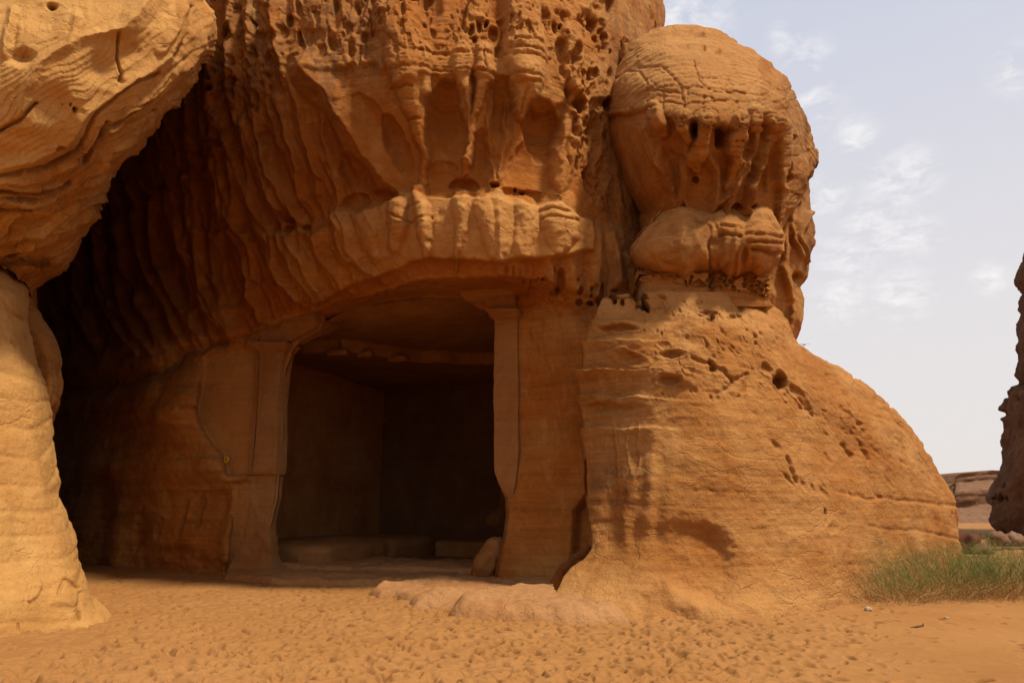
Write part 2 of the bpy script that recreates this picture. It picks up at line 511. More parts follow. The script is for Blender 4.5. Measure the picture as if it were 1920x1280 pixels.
BASE, PALE, DEEP = (0.52, 0.203, 0.043), (0.67, 0.34, 0.105), (0.47, 0.145, 0.020)
M_cliff = rock_mat("orange_sandstone", BASE, PALE, DEEP)
M_carved = rock_mat("carved_sandstone", (0.42, 0.19, 0.062), (0.50, 0.26, 0.10), (0.37, 0.14, 0.036), bed=0.5, bump=0.5)
M_wall = rock_mat('light_tinted_chamber_wall', (0.50, 0.21, 0.062), (0.60, 0.29, 0.10), (0.42, 0.15, 0.034), bed=0.4, bump=0.7)  # lighter than the other chamber walls, the light on it put into the colour
M_room = rock_mat('shade_darkened_chamber_rock', (0.19, 0.085, 0.034), (0.25, 0.125, 0.055), (0.15, 0.06, 0.02), bed=0.4, bump=0.5)  # deep shade of the chamber put into the rock colour
M_left = rock_mat("pale_sandstone", (0.58, 0.275, 0.075), (0.70, 0.39, 0.125), (0.46, 0.175, 0.032), bed=0.6, bump=0.7)
M_dome = rock_mat("skirt_sandstone", (0.51, 0.220, 0.058), (0.63, 0.325, 0.108), (0.43, 0.147, 0.028), bed=1.0, bed_rot=(0.02, -0.06, 0))
M_step = rock_mat("worn_pale_stone", (0.50, 0.235, 0.085), (0.60, 0.31, 0.125), (0.44, 0.17, 0.05), bed=0.7, bump=1.0)
M_far = rock_mat("shade_darkened_sandstone", (0.18, 0.075, 0.03), (0.26, 0.12, 0.05), (0.12, 0.045, 0.018), bed=0.7, bump=2.0)  # shade on the tower put into its colour, darker than the other sandstone
M_mesa = rock_mat("far_mesa_rock", (0.25, 0.13, 0.07), (0.31, 0.18, 0.105), (0.18, 0.08, 0.04), bed=0.6, bump=1.0)

# ================================================================== MAIN CLIFF
def planeY(px): return 15.2 + (930 - np.asarray(px, float)) * 0.0056
E1 = np.array([5.65, -2.3, 0.0]); E1 /= np.linalg.norm(E1)
E2 = np.array([-E1[1], E1[0], 0.0])

cliffT = Table([-120, 40, 150, 300, 430, 600, 800, 950, 1080, 1200, 1260],
               [-260, -100, 0, 150, 250, 350, 450, 520, 600, 700, 800, 950, 1060, 1130],
               [[26, 25, 20.5, 17.5, 16.3, 15.5, 15.2, 15.2, 15.8, 18, 19],
                [25.5, 24.5, 20, 16.2, 15.0, 14, 13.8, 13.8, 14.3, 16.5, 17.8],
                [25.5, 24.5, 20, 16.0, 14.5, 13.3, 12.9, 12.9, 13.4, 15.6, 17],
                [26.5, 25.5, 21.5, 17, 14.6, 12.9, 12.4, 12.5, 13.2, 15.3, 16.5],
                [27.5, 26.5, 23, 18.5, 15.6, 13.7, 12.8, 12.7, 13.4, 15.2, 16],
                [28, 27, 24, 19.5, 16.6, 14.3, 13.1, 12.9, 13.6, 15, 16],
                [28.5, 28, 25, 20.3, 17.4, 14.8, 12.9, 12.8, 13.5, 14.8, 15.5],
                [29, 29, 25.3, 20.6, 17.7, 15.7, 13.4, 13.0, 13.8, 14.6, 15],
                [29, 28, 24.5, 19.8, 17.8, 16.8, 15.0, 14.5, 14.1, 14.2, 14.4],
                [29, 27.5, 23.5, 18.7, 17.8, 16.8, 15.6, 15.0, 14.4, 14, 14],
                [29, 27, 22.8, 18.5, 17.9, 17, 15.9, 15.1, 14.4, 14, 14],
                [28, 25.5, 21.6, 18.7, 17.8, 17, 15.9, 15.1, 14.4, 14, 14],
                [27, 24, 21.1, 18.7, 17.7, 17, 15.9, 15.1, 14.4, 14, 14],
                [27, 24, 20.9, 18.6, 17.6, 17, 15.9, 15.1, 14.4, 14, 14]], 26)
RIM_X = [440, 500, 560, 620, 700, 740, 800, 860, 935, 1000, 1040, 1100, 1140, 1200]
RIM_Y = [652, 606, 588, 572, 548, 538, 522, 520, 512, 520, 540, 560, 575, 590]
FT_Y = [664, 618, 600, 588, 566, 560, 556, 556, 552, 562, 575, 592, 604, 616]
CARVE = [(385, 668), (374, 735), (367, 770), (374, 795), (388, 818), (402, 838), (416, 850), (421, 880), (426, 892), (470, 888), (505, 884),
         (512, 894), (440, 905), (436, 950), (437, 985), (430, 1010), (424, 1100), (1400, 1120), (1400, 520), (700, 520), (560, 580), (490, 610), (482, 650), (436, 655)]
def cliff_depth(px, py):
    wx = 3.0 * vnoise(px * .03, py * .03, px * 0, 41) + 1.5 * vnoise(px * .1, py * .1, px * 0, 42)
    D = cliffT(px, py)
    rim = np.interp(px, RIM_X, RIM_Y) + wx * 1.2
    ft = np.interp(px, RIM_X, FT_Y)
    k = np.clip((py - rim) / np.maximum(ft - rim, 4), 0, 1)
    carve = poly_mask(px + wx, py + wx, CARVE, 5)
    k = np.where(px < 470, (py > 600), k) * carve
    return D * (1 - k) + planeY(px) * k

def S(*pts): return [tuple(p) for p in pts]
DRIPS = [S((745, 40, 46, .40), (760, 120, 40, .45), (775, 190, 24, .38), (785, 240, 15, .30), (800, 290, 10, .24), (795, 330, 8, .20), (792, 358, 8, .12)),
         S((790, 100, 20, .25), (795, 170, 15, .30), (785, 192, 6, .12)),
         S((868, 110, 24, .25), (870, 160, 15, .34), (874, 200, 13, .30), (882, 232, 7, .2), (884, 270, 6, .14), (876, 300, 12, .30), (870, 332, 4, .12)),
         S((905, 110, 26, .3), (908, 150, 20, .36), (896, 190, 9, .26), (888, 235, 6, .18), (884, 290, 4, .12)),
         S((975, 20, 40, .45), (982, 90, 42, .55), (985, 150, 34, .55), (982, 190, 22, .50), (978, 222, 9, .35)),
         S((1070, 60, 20, .2), (1075, 180, 14, .28), (1058, 240, 13, .30), (1046, 280, 17, .34), (1048, 340, 15, .32), (1052, 378, 6, .2))]
BANDB = [S((752, 388, 20, .25), (752, 425, 20, .25), (750, 460, 14, .14)),
         S((788, 358, 14, .26), (795, 400, 16, .30), (797, 440, 13, .28), (803, 478, 6, .12)),
         S((865, 368, 20, .18), (866, 400, 20, .22), (864, 435, 13, .18), (858, 480, 4, .10), (857, 518, 4, .08)),
         S((1045, 392, 42, .25), (1048, 430, 36, .3), (1040, 470, 18, .2), (1036, 500, 9, .12))]
SHARP = [S((925, 170, 4, .12), (915, 230, 5, .16), (918, 300, 7, .18), (928, 345, 12, .2)),
         S((948, 190, 4, .1), (950, 260, 6, .14), (940, 310, 7, .18), (930, 348, 8, .2)),
         S((1096, 200, 8, .2), (1082, 240, 8, .2), (1072, 290, 7, .2), (1060, 335, 7, .2), (1052, 370, 6, .15)),
         S((573, 133, 26, .35), (612, 165, 22, .34), (650, 225, 24, .36), (690, 290, 26, .38), (728, 340, 22, .35), (752, 360, 8, .2)),
         S((600, 170, 5, .12), (602, 240, 8, .18), (620, 300, 8, .24), (638, 350, 8, .26), (640, 390, 9, .24), (668, 470, 12, .25), (690, 497, 8, .16)),
         S((562, 200, 5, .12), (585, 290, 6, .16), (598, 360, 6, .18)),
         S((520, 187, 7, .18), (550, 273, 7, .22), (566, 350, 7, .24), (572, 372, 4, .14)),
         S((545, 150, 6, .14), (560, 210, 6, .18), (585, 290, 7, .2), (600, 330, 6, .2)),
         S((477, 207, 9, .2), (500, 300, 9, .26), (540, 383, 10, .28), (567, 417, 8, .22), (590, 440, 6, .15)),
         S((457, 227, 12, .22), (493, 333, 11, .26), (530, 400, 10, .28), (545, 440, 8, .2)),
         S((430, 260, 11, .2), (448, 330, 9, .2), (480, 400, 9, .25), (512, 440, 9, .25)),
         S((400, 267, 10, .2), (415, 330, 8, .2), (430, 400, 9, .25), (470, 460, 9, .22), (480, 520, 8, .2)),
         S((400, 300, 8, .2), (417, 400, 10, .25), (447, 460, 10, .28), (463, 500, 8, .26), (473, 560, 8, .24), (493, 600, 7, .2), (500, 614, 5, .12)),
         S((345, 330, 8, .2), (353, 400, 10, .24), (370, 467, 9, .26), (378, 533, 9, .28), (400, 583, 8, .24), (432, 632, 5, .14)),
         S((310, 360, 8, .2), (317, 400, 9, .22), (347, 467, 9, .26), (366, 533, 9, .28), (386, 575, 8, .24), (404, 600, 7, .2), (430, 636, 5, .12)),
         S((280, 380, 8, .2), (287, 433, 9, .24), (300, 493, 9, .26), (320, 550, 9, .28), (350, 600, 8, .24), (378, 642, 5, .12)),
         S((250, 400, 9, .2), (262, 467, 9, .24), (298, 543, 9, .28), (320, 600, 8, .24), (344, 648, 5, .12)),
         S((225, 420, 9, .2), (235, 500, 9, .24), (265, 560, 9, .26), (290, 620, 8, .2), (310, 650, 5, .12)),
         S((180, 430, 9, .22), (187, 550, 10, .26), (213, 600, 9, .24), (256, 662, 5, .14)),
         S((215, 480, 9, .22), (227, 567, 9, .24), (262, 625, 8, .22), (290, 665, 5, .12)),
         S((140, 470, 9, .25), (143, 583, 9, .26), (167, 627, 9, .24), (190, 670, 5, .14)),
         S((490, 415, 10, .2), (502, 440, 12, .28), (513, 483, 11, .28), (545, 540, 9, .24), (582, 578, 5, .12)),
         S((533, 440, 12, .26), (560, 495, 10, .26), (580, 530, 9, .2), (594, 558, 5, .12)),
         S((552, 445, 11, .22), (580, 490, 9, .24), (600, 530, 8, .22), (616, 558, 5, .12)),
         S((600, 430, 12, .26), (612, 470, 11, .28), (632, 510, 9, .26), (655, 540, 6, .18), (670, 552, 4, .1)),
         S((637, 400, 12, .26), (642, 440, 11, .26), (655, 475, 10, .26), (688, 500, 6, .14)),
         S((668, 470, 9, .2), (690, 495, 8, .18), (712, 515, 7, .18), (732, 542, 4, .08)),
         S((935, 365, 20, .16), (935, 430, 14, .16), (938, 480, 8, .12), (940, 512, 5, .1)),
         S((405, 60, 12, .2), (395, 160, 12, .25), (400, 250, 10, .25)), S((435, 40, 12, .2), (430, 150, 12, .25), (445, 230, 10, .2)),
         S((470, 30, 12, .2), (465, 110, 10, .25), (478, 190, 10, .2)), S((510, 10, 12, .2), (520, 90, 12, .22), (540, 150, 10, .2)),
         S((1120, 440, 14, .22), (1122, 500, 13, .25), (1115, 560, 12, .2)), S((1068, 485, 16, .2), (1072, 520, 15, .25), (1080, 560, 14, .2)),
         S((1028, 480, 11, .2), (1028, 520, 11, .25), (1030, 560, 12, .2), (1040, 590, 8, .1)),
         S((1148, 440, 14, .25), (1155, 490, 14, .28), (1160, 530, 14, .25)), S((1170, 480, 8, .2), (1190, 500, 12, .3), (1200, 540, 10, .3))]
PANELS = [  # (cx,cy,rx,ry,depth,angle): big smooth concave alcoves between the drips
    (838, 232, 44, 84, .42, 0), (940, 205, 30, 62, .28, 0), (1015, 245, 36, 58, .34, -8), (1000, 320, 46, 58, .16, 0), (905, 300, 24, 58, .16, 0), (830, 330, 30, 30, .12, 0),
    (700, 230, 30, 62, .10, -30), (620, 270, 24, 90, .20, -24), (672, 330, 26, 54, .20, -34), (745, 270, 22, 62, .24, -20), (520, 300, 14, 70, .12, -20),
    (1112, 260, 15, 52, .18, 0), (672, 378, 26, 20, .18, 0), (870, 348, 30, 14, .18, 0), (985, 372, 66, 18, .14, 6), (720, 368, 22, 14, .14, 0),
    (320, 470, 20, 120, .15, -15), (440, 500, 24, 84, .20, -10), (1120, 330, 22, 40, .14, 10)]
HOLES = [(929, 350, 7, 7, .35), (970, 355, 5, 5, .25), (984, 360, 5, 5, .25), (752, 4, 34, 14, .4), (808, 20, 24, 40, .26, 12), (722, 48, 9, 20, .2), (918, 12, 34, 30, .24, 0),
         (883, 62, 7, 12, .24), (898, 56, 8, 14, .24), (914, 52, 6, 9, .22), (925, 72, 9, 14, .2), (893, 80, 6, 8, .2), (870, 30, 9, 12, .1), (797, 52, 6, 10, .18),
         (1075, 105, 9, 25, .34, 4), (1046, 98, 12, 28, .28, -6), (1108, 50, 10, 19, .35, 0), (1098, 40, 22, 26, .20, -20), (1110, 78, 7, 12, .3), (1122, 68, 8, 14, .25),
         (1120, 4, 8, 20, .2), (1137, 10, 7, 16, .3), (1103, 142, 7, 14, .3), (1113, 140, 6, 12, .28), (1083, 195, 12, 22, .34), (1066, 185, 8, 20, .2), (1050, 55, 4, 8, .2),
         (1088, 143, 5, 9, .2), (1138, 98, 3, 4, .15), (1212, 30, 5, 22, .16, -12), (1222, 55, 3, 12, .15), (1095, 300, 6, 30, .1, 12), (1130, 200, 4, 14, .12),
         (425, 62, 8, 20, .35, 10), (475, 50, 7, 18, .3, -12), (540, 40, 8, 14, .35), (560, 70, 7, 18, .3), (436, 155, 9, 12, .4), (397, 165, 6, 10, .4), (402, 100, 5, 12, .3),
         (503, 115, 8, 18, .25), (470, 110, 12, 28, .25, 8), (515, 75, 8, 22, .2), (690, 60, 11, 34, .14, 8), (605, 100, 12, 14, .12), (630, 30, 14, 30, .12), (655, 60, 8, 16, .14),
         (1045, 548, 7, 8, .35), (1052, 530, 9, 30, .25), (1086, 570, 8, 8, .22), (1084, 548, 7, 10, .25), (1107, 545, 4, 6, .2), (1107, 556, 3, 6, .2), (1125, 555, 8, 26, .3), (1108, 572, 10, 6, .2),
         (1000, 522, 3, 4, .12), (1008, 523, 3, 4, .12), (1017, 523, 4, 4, .12), (1035, 508, 2.5, 12, .2), (1180, 565, 4, 8, .2), (1155, 548, 8, 3, .2), (1148, 563, 6, 9, .14), (1165, 563, 6, 8, .14),
         (540, 405, 26, 9, .3, 25), (580, 430, 8, 8, .3), (548, 430, 10, 10, .25), (300, 990, 9, 24, .22), (372, 960, 8, 36, .16, 8), (345, 975, 6, 40, .12, 8), (260, 990, 10, 50, .15, 8)]
def rnd_pits(rng, n, box, rx, ry, dep, ang=(0, 0), mask=None):
    out = []
    for _ in range(n):
        x = rng.uniform(box[0], box[2]); y = rng.uniform(box[1], box[3])
        if mask is not None and not mask(x, y): continue
        k = rng.random() ** 1.6
        a = rx[0] + (rx[1] - rx[0]) * k; b_ = ry[0] + (ry[1] - ry[0]) * (k * .7 + .3 * rng.random())
        out.append((x, y, a, b_, dep[0] + (dep[1] - dep[0]) * k, rng.uniform(*ang)))
    return out
rng = random.Random(11)
HOLES_R = (rnd_pits(rng, 150, (390, -120, 1130, 125), (2.5, 11), (4, 24), (.05, .24), (-18, 14), lambda x, y: y < 100 + 20 * math.sin(x * .03) and not (940 < x < 1020 and y > 60))
           + rnd_pits(rng, 90, (1010, -60, 1140, 330), (2, 9), (4, 20), (.06, .24), (-12, 12), lambda x, y: x > 1020 + y * .18)
           + rnd_pits(rng, 70, (390, 100, 520, 220), (2, 7), (4, 16), (.05, .2), (-14, 10))
           + rnd_pits(rng, 30, (980, 515, 1190, 585), (1.5, 5), (2, 8), (.05, .14)))
def cliff_sculpt(px, py, P):
    x, y, z = P[..., 0], P[..., 1], P[..., 2]
    H = np.zeros(px.shape); T = tint_zero(px)
    wx = px + 3.5 * vnoise(px * .035, py * .035, px * 0, 1) + 1.6 * vnoise(px * .11, py * .11, px * 0, 2)
    wy = py + 3.5 * vnoise(px * .035, py * .035, px * 0, 3) + 1.6 * vnoise(px * .11, py * .11, px * 0, 4)
    back = px < -5000
    rim = np.interp(px, RIM_X, RIM_Y)
    up = ss(rim - py, 0, 12); up[px < 440] = ss(650 - py[px < 440], -10, 20)
    carved = poly_mask(px, py, CARVE, 5) * (1 - up)
    # concave alcoves, sharper at their top edge
    for (cx, cy, rx, ry, dep, an) in PANELS:
        m = (abs(wx - cx) < max(rx, ry) * 1.3) & (abs(wy - cy) < max(rx, ry) * 1.3)
        a = R(an); X = wx[m] - cx; Y = wy[m] - cy
        u = X * math.cos(a) + Y * math.sin(a); v = -X * math.sin(a) + Y * math.cos(a)
        r = np.sqrt((u / rx) ** 2 + (v / ry) ** 2 * np.where(v < 0, 1.0, .85))
        H[m] -= 1.5 * dep * np.clip(1 - r ** 2.2, 0, 1) ** .6 * np.where(v < 0, 1.0, np.clip(1 - .6 * v / ry, .3, 1))
    RH = ribs(wx, wy, np.zeros(px.shape), DRIPS, 2.0, layered=.09) * 1.1
    RH = np.maximum(RH, ribs(wx, wy, np.zeros(px.shape), BANDB + [S((690, 400, 22, .12), (700, 440, 20, .16), (715, 480, 10, .1)), S((910, 372, 22, .12), (915, 420, 22, .16), (925, 470, 14, .1)), S((985, 385, 26, .14), (985, 430, 24, .16), (975, 478, 16, .12))], 1.5, layered=.12) * 1.3)
    RH = np.maximum(RH, ribs(wx, wy, np.zeros(px.shape), SHARP, cusp=1.25, widen=1.9) * 1.35)
    H += RH * (1 - carved)
    # finer flow cells of the shaded flank: concave panels parted by thin ridges
    fa = wx - .42 * wy + 14 * vnoise(px * .008, py * .008, px * 0, 71)
    e1, e2, eid = worley2(fa / 30, wy / 150 + .5 * vnoise(px * .01, py * .02, px * 0, 72), 73)
    fc = (1 - ss(e2 - e1, 0, .42))
    fz = ss(720 - px + .4 * (py - 300), 0, 160) * up * ss(py, 150, 230) * (px > 0)
    H += .10 * fz * fc ** 1.4
    # tafoni: hollows with thin walls in the upper cliff
    for sx, sy, dp, sd_, thr in ((34, 66, .24, 74, .5), (15, 30, .13, 75, .66), (8, 15, .06, 76, .7)):
        u1, u2, uid = worley2(wx / sx + .35 * vnoise(px / sx * .7, py / sy * .7, px * 0, sd_ + 9), wy / sy + .35 * vnoise(px / sx * .7, py / sy * .7, px * 0, sd_ + 19), sd_)
        pyn = py + 38 * fbm(px * .012, py * .012, px * 0, 3, 79)
        zone = np.clip(ss(118 - pyn, -30, 60) * ss(px, 380, 420) * (1 - ss(px, 1120, 1160)) + ss(px, 1015 + py * .15, 1050 + py * .15) * (1 - ss(px, 1120, 1160)) * (py < 400), 0, 1) * up
        if sx > 20: zone = zone * (.3 + .7 * ss(fbm(px * .01, py * .01, px * 0, 2, 78), -.2, .3))
        H -= .8 * dp * zone * ss(u2 - u1, .10, .34) * ss(uid, thr, thr + .1) * (.5 + .5 * uid)
    # upper shelf line and the pale band above the rim
    shelf = [(600, 134), (700, 120), (745, 165), (800, 150), (865, 146), (940, 146), (960, 150), (1010, 215), (1060, 190), (1150, 190), (1300, 160), (1300, -300), (300, -300), (300, -100), (420, -60), (520, 60), (560, 128)]
    H += .18 * poly_mask(wx, wy, shelf, 7) * ss(px, 540, 640)
    band = [(512, 438), (560, 425), (600, 440), (640, 396), (680, 402), (735, 378), (760, 360), (800, 366), (860, 372), (905, 376), (930, 352), (950, 368), (1010, 388), (1040, 384), (1070, 398), (1112, 415),
            (1108, 470), (1040, 482), (940, 488), (860, 486), (800, 483), (745, 505), (690, 522), (640, 546), (600, 566), (560, 566), (520, 510)]
    bm_ = poly_mask(wx, wy, band, 6)
    H += .24 * bm_ * up
    H += .10 * np.sin((px - 700) / 26 + 2 * vnoise(px * .01, py * .01, px * 0, 9)) * bm_ * ss(px, 780, 850) * up * .5
    # vertical flutes of the shaded left wall
    fl = ss(560 - px, 0, 120) * up * ss(px, 60, 120)
    H += .10 * fl * (1 - np.abs(np.sin(px * .075 - py * .012 + 2.2 * vnoise(px * .012, py * .006, px * 0, 7))) * 1.6)
    # teeth under the rim
    tm = ss(py, 494, 500) * (1 - ss(py, 516, 520)) * ss(px, 928, 936) * (1 - ss(px, 1000, 1010))
    H += .08 * tm * (np.abs(np.sin((px - 936) * math.pi / 13.0)) ** .6 - .6)
    H = pits(wx, wy, H, HOLES, .45, .015)
    H = pits(wx, wy, H, HOLES_R, .7, .012)
    # fissures and bedding cracks in the layered upper rock
    CR = [[(700, 60), (760, 105), (800, 108), (905, 108), (955, 112)], [(728, 140), (820, 138), (900, 140), (960, 148)], [(870, 60), (880, 75), (905, 95)], [(893, 98), (890, 140)], [(908, 98), (912, 140), (890, 143)],
          [(735, 165), (775, 168)], [(765, 225), (790, 222)], [(960, 90), (1010, 96)], [(955, 105), (1025, 112)], [(960, 118), (1020, 122)], [(966, 150), (1010, 155)], [(968, 165), (1000, 168)], [(980, 180), (978, 215)],
          [(345, 652), (400, 642), (440, 634), (500, 620)], [(738, 400), (775, 424), (810, 415)], [(1010, 400), (1080, 402)], [(1012, 415), (1080, 418)]]
    H = cracks(wx, wy, H, CR, 2.4, .075)
    up_rock = ss(200 - py, 0, 60) * ss(px, 560, 700) * (px < 1140)
    lay = z * 5.2 + .5 * fbm(x, y, z * .3, 2, 31)
    H -= .03 * np.exp(-((lay - np.floor(lay) - .5) / .07) ** 2) * ss(fbm(x * .9, y * .9, z * 1.2, 3, 77), -.15, .25) * (1 - carved) * np.clip(up_rock + .25, 0, 1)
    # right flank: vertical streaky rock
    fr = ss(px, 1095, 1150) * up
    H += .07 * fr * fbm(x * 3.5, y * 2.5, z * .45, 4, 12)
    # lower left wall: rolling bedding and a fold under the carved cut
    lw = (1 - carved) * (1 - up) * (px < 460)
    H += lw * (.14 * fbm(x * .5, y * .5, z * 1.6, 4, 21) + .07 * np.sin(z * 3.1 + 1.2 * fbm(x * .4, y * .4, z * .3, 2, 22)) + .10 * np.sin(px * .06 + 1.5 * fbm(x * .3, y * .3, z * .2, 2, 19)) * ss(py, 880, 960))
    fold = ribs(wx, wy, np.zeros(px.shape), [S((480, 628, 12, .1), (400, 644, 14, .2), (345, 662, 20, .32), (290, 700, 26, .38), (210, 722, 28, .38), (120, 735, 26, .3))], cusp=1.2)
    H -= fold * (1 - carved)
    H += .38 * (1 - carved) * np.exp(-((px - 335) / 95.) ** 2 - ((py - 765) / 62.) ** 2) + .2 * (1 - carved) * np.exp(-((px - 200) / 80.) ** 2 - ((py - 830) / 70.) ** 2)
    edge_b = ribs(wx, wy, np.zeros(px.shape), [S((372, 660, 34, .10), (352, 735, 46, .26), (346, 775, 50, .30), (368, 820, 44, .28), (398, 860, 34, .22), (414, 900, 26, .12))], 1.0)
    H += edge_b * (1 - carved)
    H += .09 * lw * ss(py, 900, 950) * np.abs(np.sin(px * .045 + .5 * np.sin(py * .02))) ** .6
    H += .22 * np.exp(-((py - 880) / 26.) ** 2) * np.exp(-((px - 330) / 130.) ** 2) * lw
    # weathered foot of the pillars
    footR = poly_mask(px, py, [(935, 905), (990, 880), (1100, 960), (1110, 1100), (900, 1100)], 16)
    H -= carved * .07 * ss(py, 880, 960) * (px > 900) * (1 - footR * .0)
    H -= .35 * poly_mask(px, py, [(1078, 960), (1100, 930), (1130, 1000), (1130, 1075), (1090, 1062), (1074, 1040)], 9)
    # natural roughness; chisel relief on the carved wall
    smo = poly_mask(wx, wy, [(560, 150), (640, 165), (760, 200), (800, 150), (945, 150), (1010, 200), (1090, 200), (1110, 400), (1000, 380), (640, 400), (600, 540), (440, 600), (200, 640), (200, 420), (440, 250)], 18)
    H += (1 - carved * .9) * (.10 * fbm(x * .55, y * .55, z * .55, 3, 51) + .045 * (1 - .75 * smo) * fbm(x * 2.2, y * 2.2, z * 2.6, 4, 52))
    H += .018 * fbm(x * 7, y * 7, z * 8, 3, 53) * (1 - carved * .6) * (1 - .6 * smo)
    chis = carved * ss(px, 975, 1000) * (1 - .6 * ss(py, 650, 900))
    H += .05 * chis * fbm(x * 9 + z * 2, y * 9, z * 3.0, 3, 57)
    H += carved * .02 * fbm(x * 1.5, y * 1.5, z * 2.5, 4, 58)
    H[back] = .4 * fbm(x, y, z, 3, 61)[back]
    # colour by region, ribs paler towards their crests
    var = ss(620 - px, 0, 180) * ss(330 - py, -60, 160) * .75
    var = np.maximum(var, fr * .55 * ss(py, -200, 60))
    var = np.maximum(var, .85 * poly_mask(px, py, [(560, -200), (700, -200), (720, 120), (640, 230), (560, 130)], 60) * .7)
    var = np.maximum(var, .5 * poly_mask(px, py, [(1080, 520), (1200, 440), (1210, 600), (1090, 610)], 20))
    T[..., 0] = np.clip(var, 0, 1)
    T[..., 1] = np.clip(.5 * bm_ * up * ss(px, 560, 800) + .25 * np.clip(RH / .3, 0, 1) * (px > 800) + .45 * carved * (px < 560), 0, 1)
    T[..., 2] = np.clip(.7 * up * (1 - bm_) * ss(py, 150, 300) * (px < 1000), 0, 1)
    T[..., 3] = 1
    return H, T

OPEN = [(512, 1100), (508, 1030), (505, 990), (512, 960), (520, 935), (523, 890), (528, 820), (525, 760), (530, 720), (536, 690), (545, 665), (548, 655), (562, 640),
        (600, 618), (606, 600), (606, 590), (640, 582), (700, 568), (760, 559), (875, 557), (879, 566), (896, 578), (912, 582), (918, 594), (928, 602), (930, 700), (930, 890),
        (935, 905), (946, 932), (948, 965), (944, 1000), (934, 1040), (924, 1100)]
cliff = empty("rock_cliff", (0.0, 18.0, 0.0))
tag(cliff, "huge orange sandstone cliff overhanging a dark rectangular rock-cut chamber with carved pilasters", "cliff")
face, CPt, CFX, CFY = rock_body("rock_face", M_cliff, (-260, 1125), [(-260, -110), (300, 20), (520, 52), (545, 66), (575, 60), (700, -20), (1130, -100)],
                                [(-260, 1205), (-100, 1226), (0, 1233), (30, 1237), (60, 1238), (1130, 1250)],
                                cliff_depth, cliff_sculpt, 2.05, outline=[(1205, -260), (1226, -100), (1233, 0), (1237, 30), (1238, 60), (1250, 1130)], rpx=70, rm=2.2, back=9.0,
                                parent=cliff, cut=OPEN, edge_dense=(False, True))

# chamber behind the opening
def onplane(px, py, off=0.0):
    return at(px, py, planeY(px)) + E2 * off
O_ = at(520, 1070, planeY(520)); O_ = np.array([O_[0], O_[1], 0.0])
def room(s, t, z): return O_ + E1 * s + E2 * t + np.array([0, 0, z])
def rough_grid(fn, nu, nv, amp, seed, freq=2.0):
    u, v = np.meshgrid(np.linspace(0, 1, nu), np.linspace(0, 1, nv))
    P = fn(u, v)
    N = normals(P, False)
    d = amp * fbm(P[..., 0] * freq, P[..., 1] * freq, P[..., 2] * freq, 4, seed)
    P = P + N * d[..., None]
    return P.reshape(-1, 3), grid_faces(nv, nu)
def rg(s0, s1, t0, t1, z0, z1, fixed):
    def f(u, v):
        s = s0 + (s1 - s0) * u if fixed != 's' else s0 + 0 * u
        t = (t0 + (t1 - t0) * (u if fixed == 's' else v)) if fixed != 't' else t0 + 0 * u
        z = (z0 + (z1 - z0) * v) if fixed != 'z' else z0 + 0 * u
        return O_ + E1 * s[..., None] + E2 * t[..., None] + np.stack([0 * z, 0 * z, z], -1)
    return f
chamber = empty("rock_chamber", (0, 0, 0)); chamber.parent = cliff
first_wall = rg(-2.6, 0, .55, 8.6, -.2, 6.6, 's')
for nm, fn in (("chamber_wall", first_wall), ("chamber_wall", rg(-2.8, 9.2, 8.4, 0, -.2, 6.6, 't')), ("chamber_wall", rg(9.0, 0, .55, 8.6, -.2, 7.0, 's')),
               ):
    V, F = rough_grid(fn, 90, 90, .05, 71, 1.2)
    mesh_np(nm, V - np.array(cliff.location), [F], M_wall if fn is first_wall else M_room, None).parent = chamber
# outer, higher strip of ceiling with its broken edge
_tp = np.array([p for p in OPEN if p[1] < 606])
_tP = at(_tp[:, 0], _tp[:, 1], planeY(_tp[:, 0])); TOP_S = (_tP - O_) @ E1; TOP_Z = _tP[:, 2]
TOP_Z = TOP_Z[np.argsort(TOP_S)]; TOP_S = np.sort(TOP_S)
def ceiling(u, v):
    s_ = -2.9 + 12.2 * u
    t = -.02 + 8.77 * v ** 1.3
    brk = np.interp(s_, [-2.9, -.6, .1, 1.27, 2.4, 3.8, 9.3], [1.6, 2.0, 2.5, 4.2, 4.9, 5.3, 5.6]) + .22 * fbm(s_ * 1.6, s_ * 0, s_ * 0, 3, 5)
    z0 = np.interp(s_, TOP_S, TOP_Z) - .005
    z = z0 + (6.46 - z0) * ss(t, 0, 1.0) - .02 * t - ss(t, brk, brk + .12) * .34
    return O_ + E1 * s_[..., None] + E2 * t[..., None] + np.stack([0 * z, 0 * z, z], -1)
V, F = rough_grid(ceiling, 220, 200, .025, 73, 1.5)
mesh_np("chamber_ceiling", V - np.array(cliff.location), [F], M_carved, None).parent = chamber
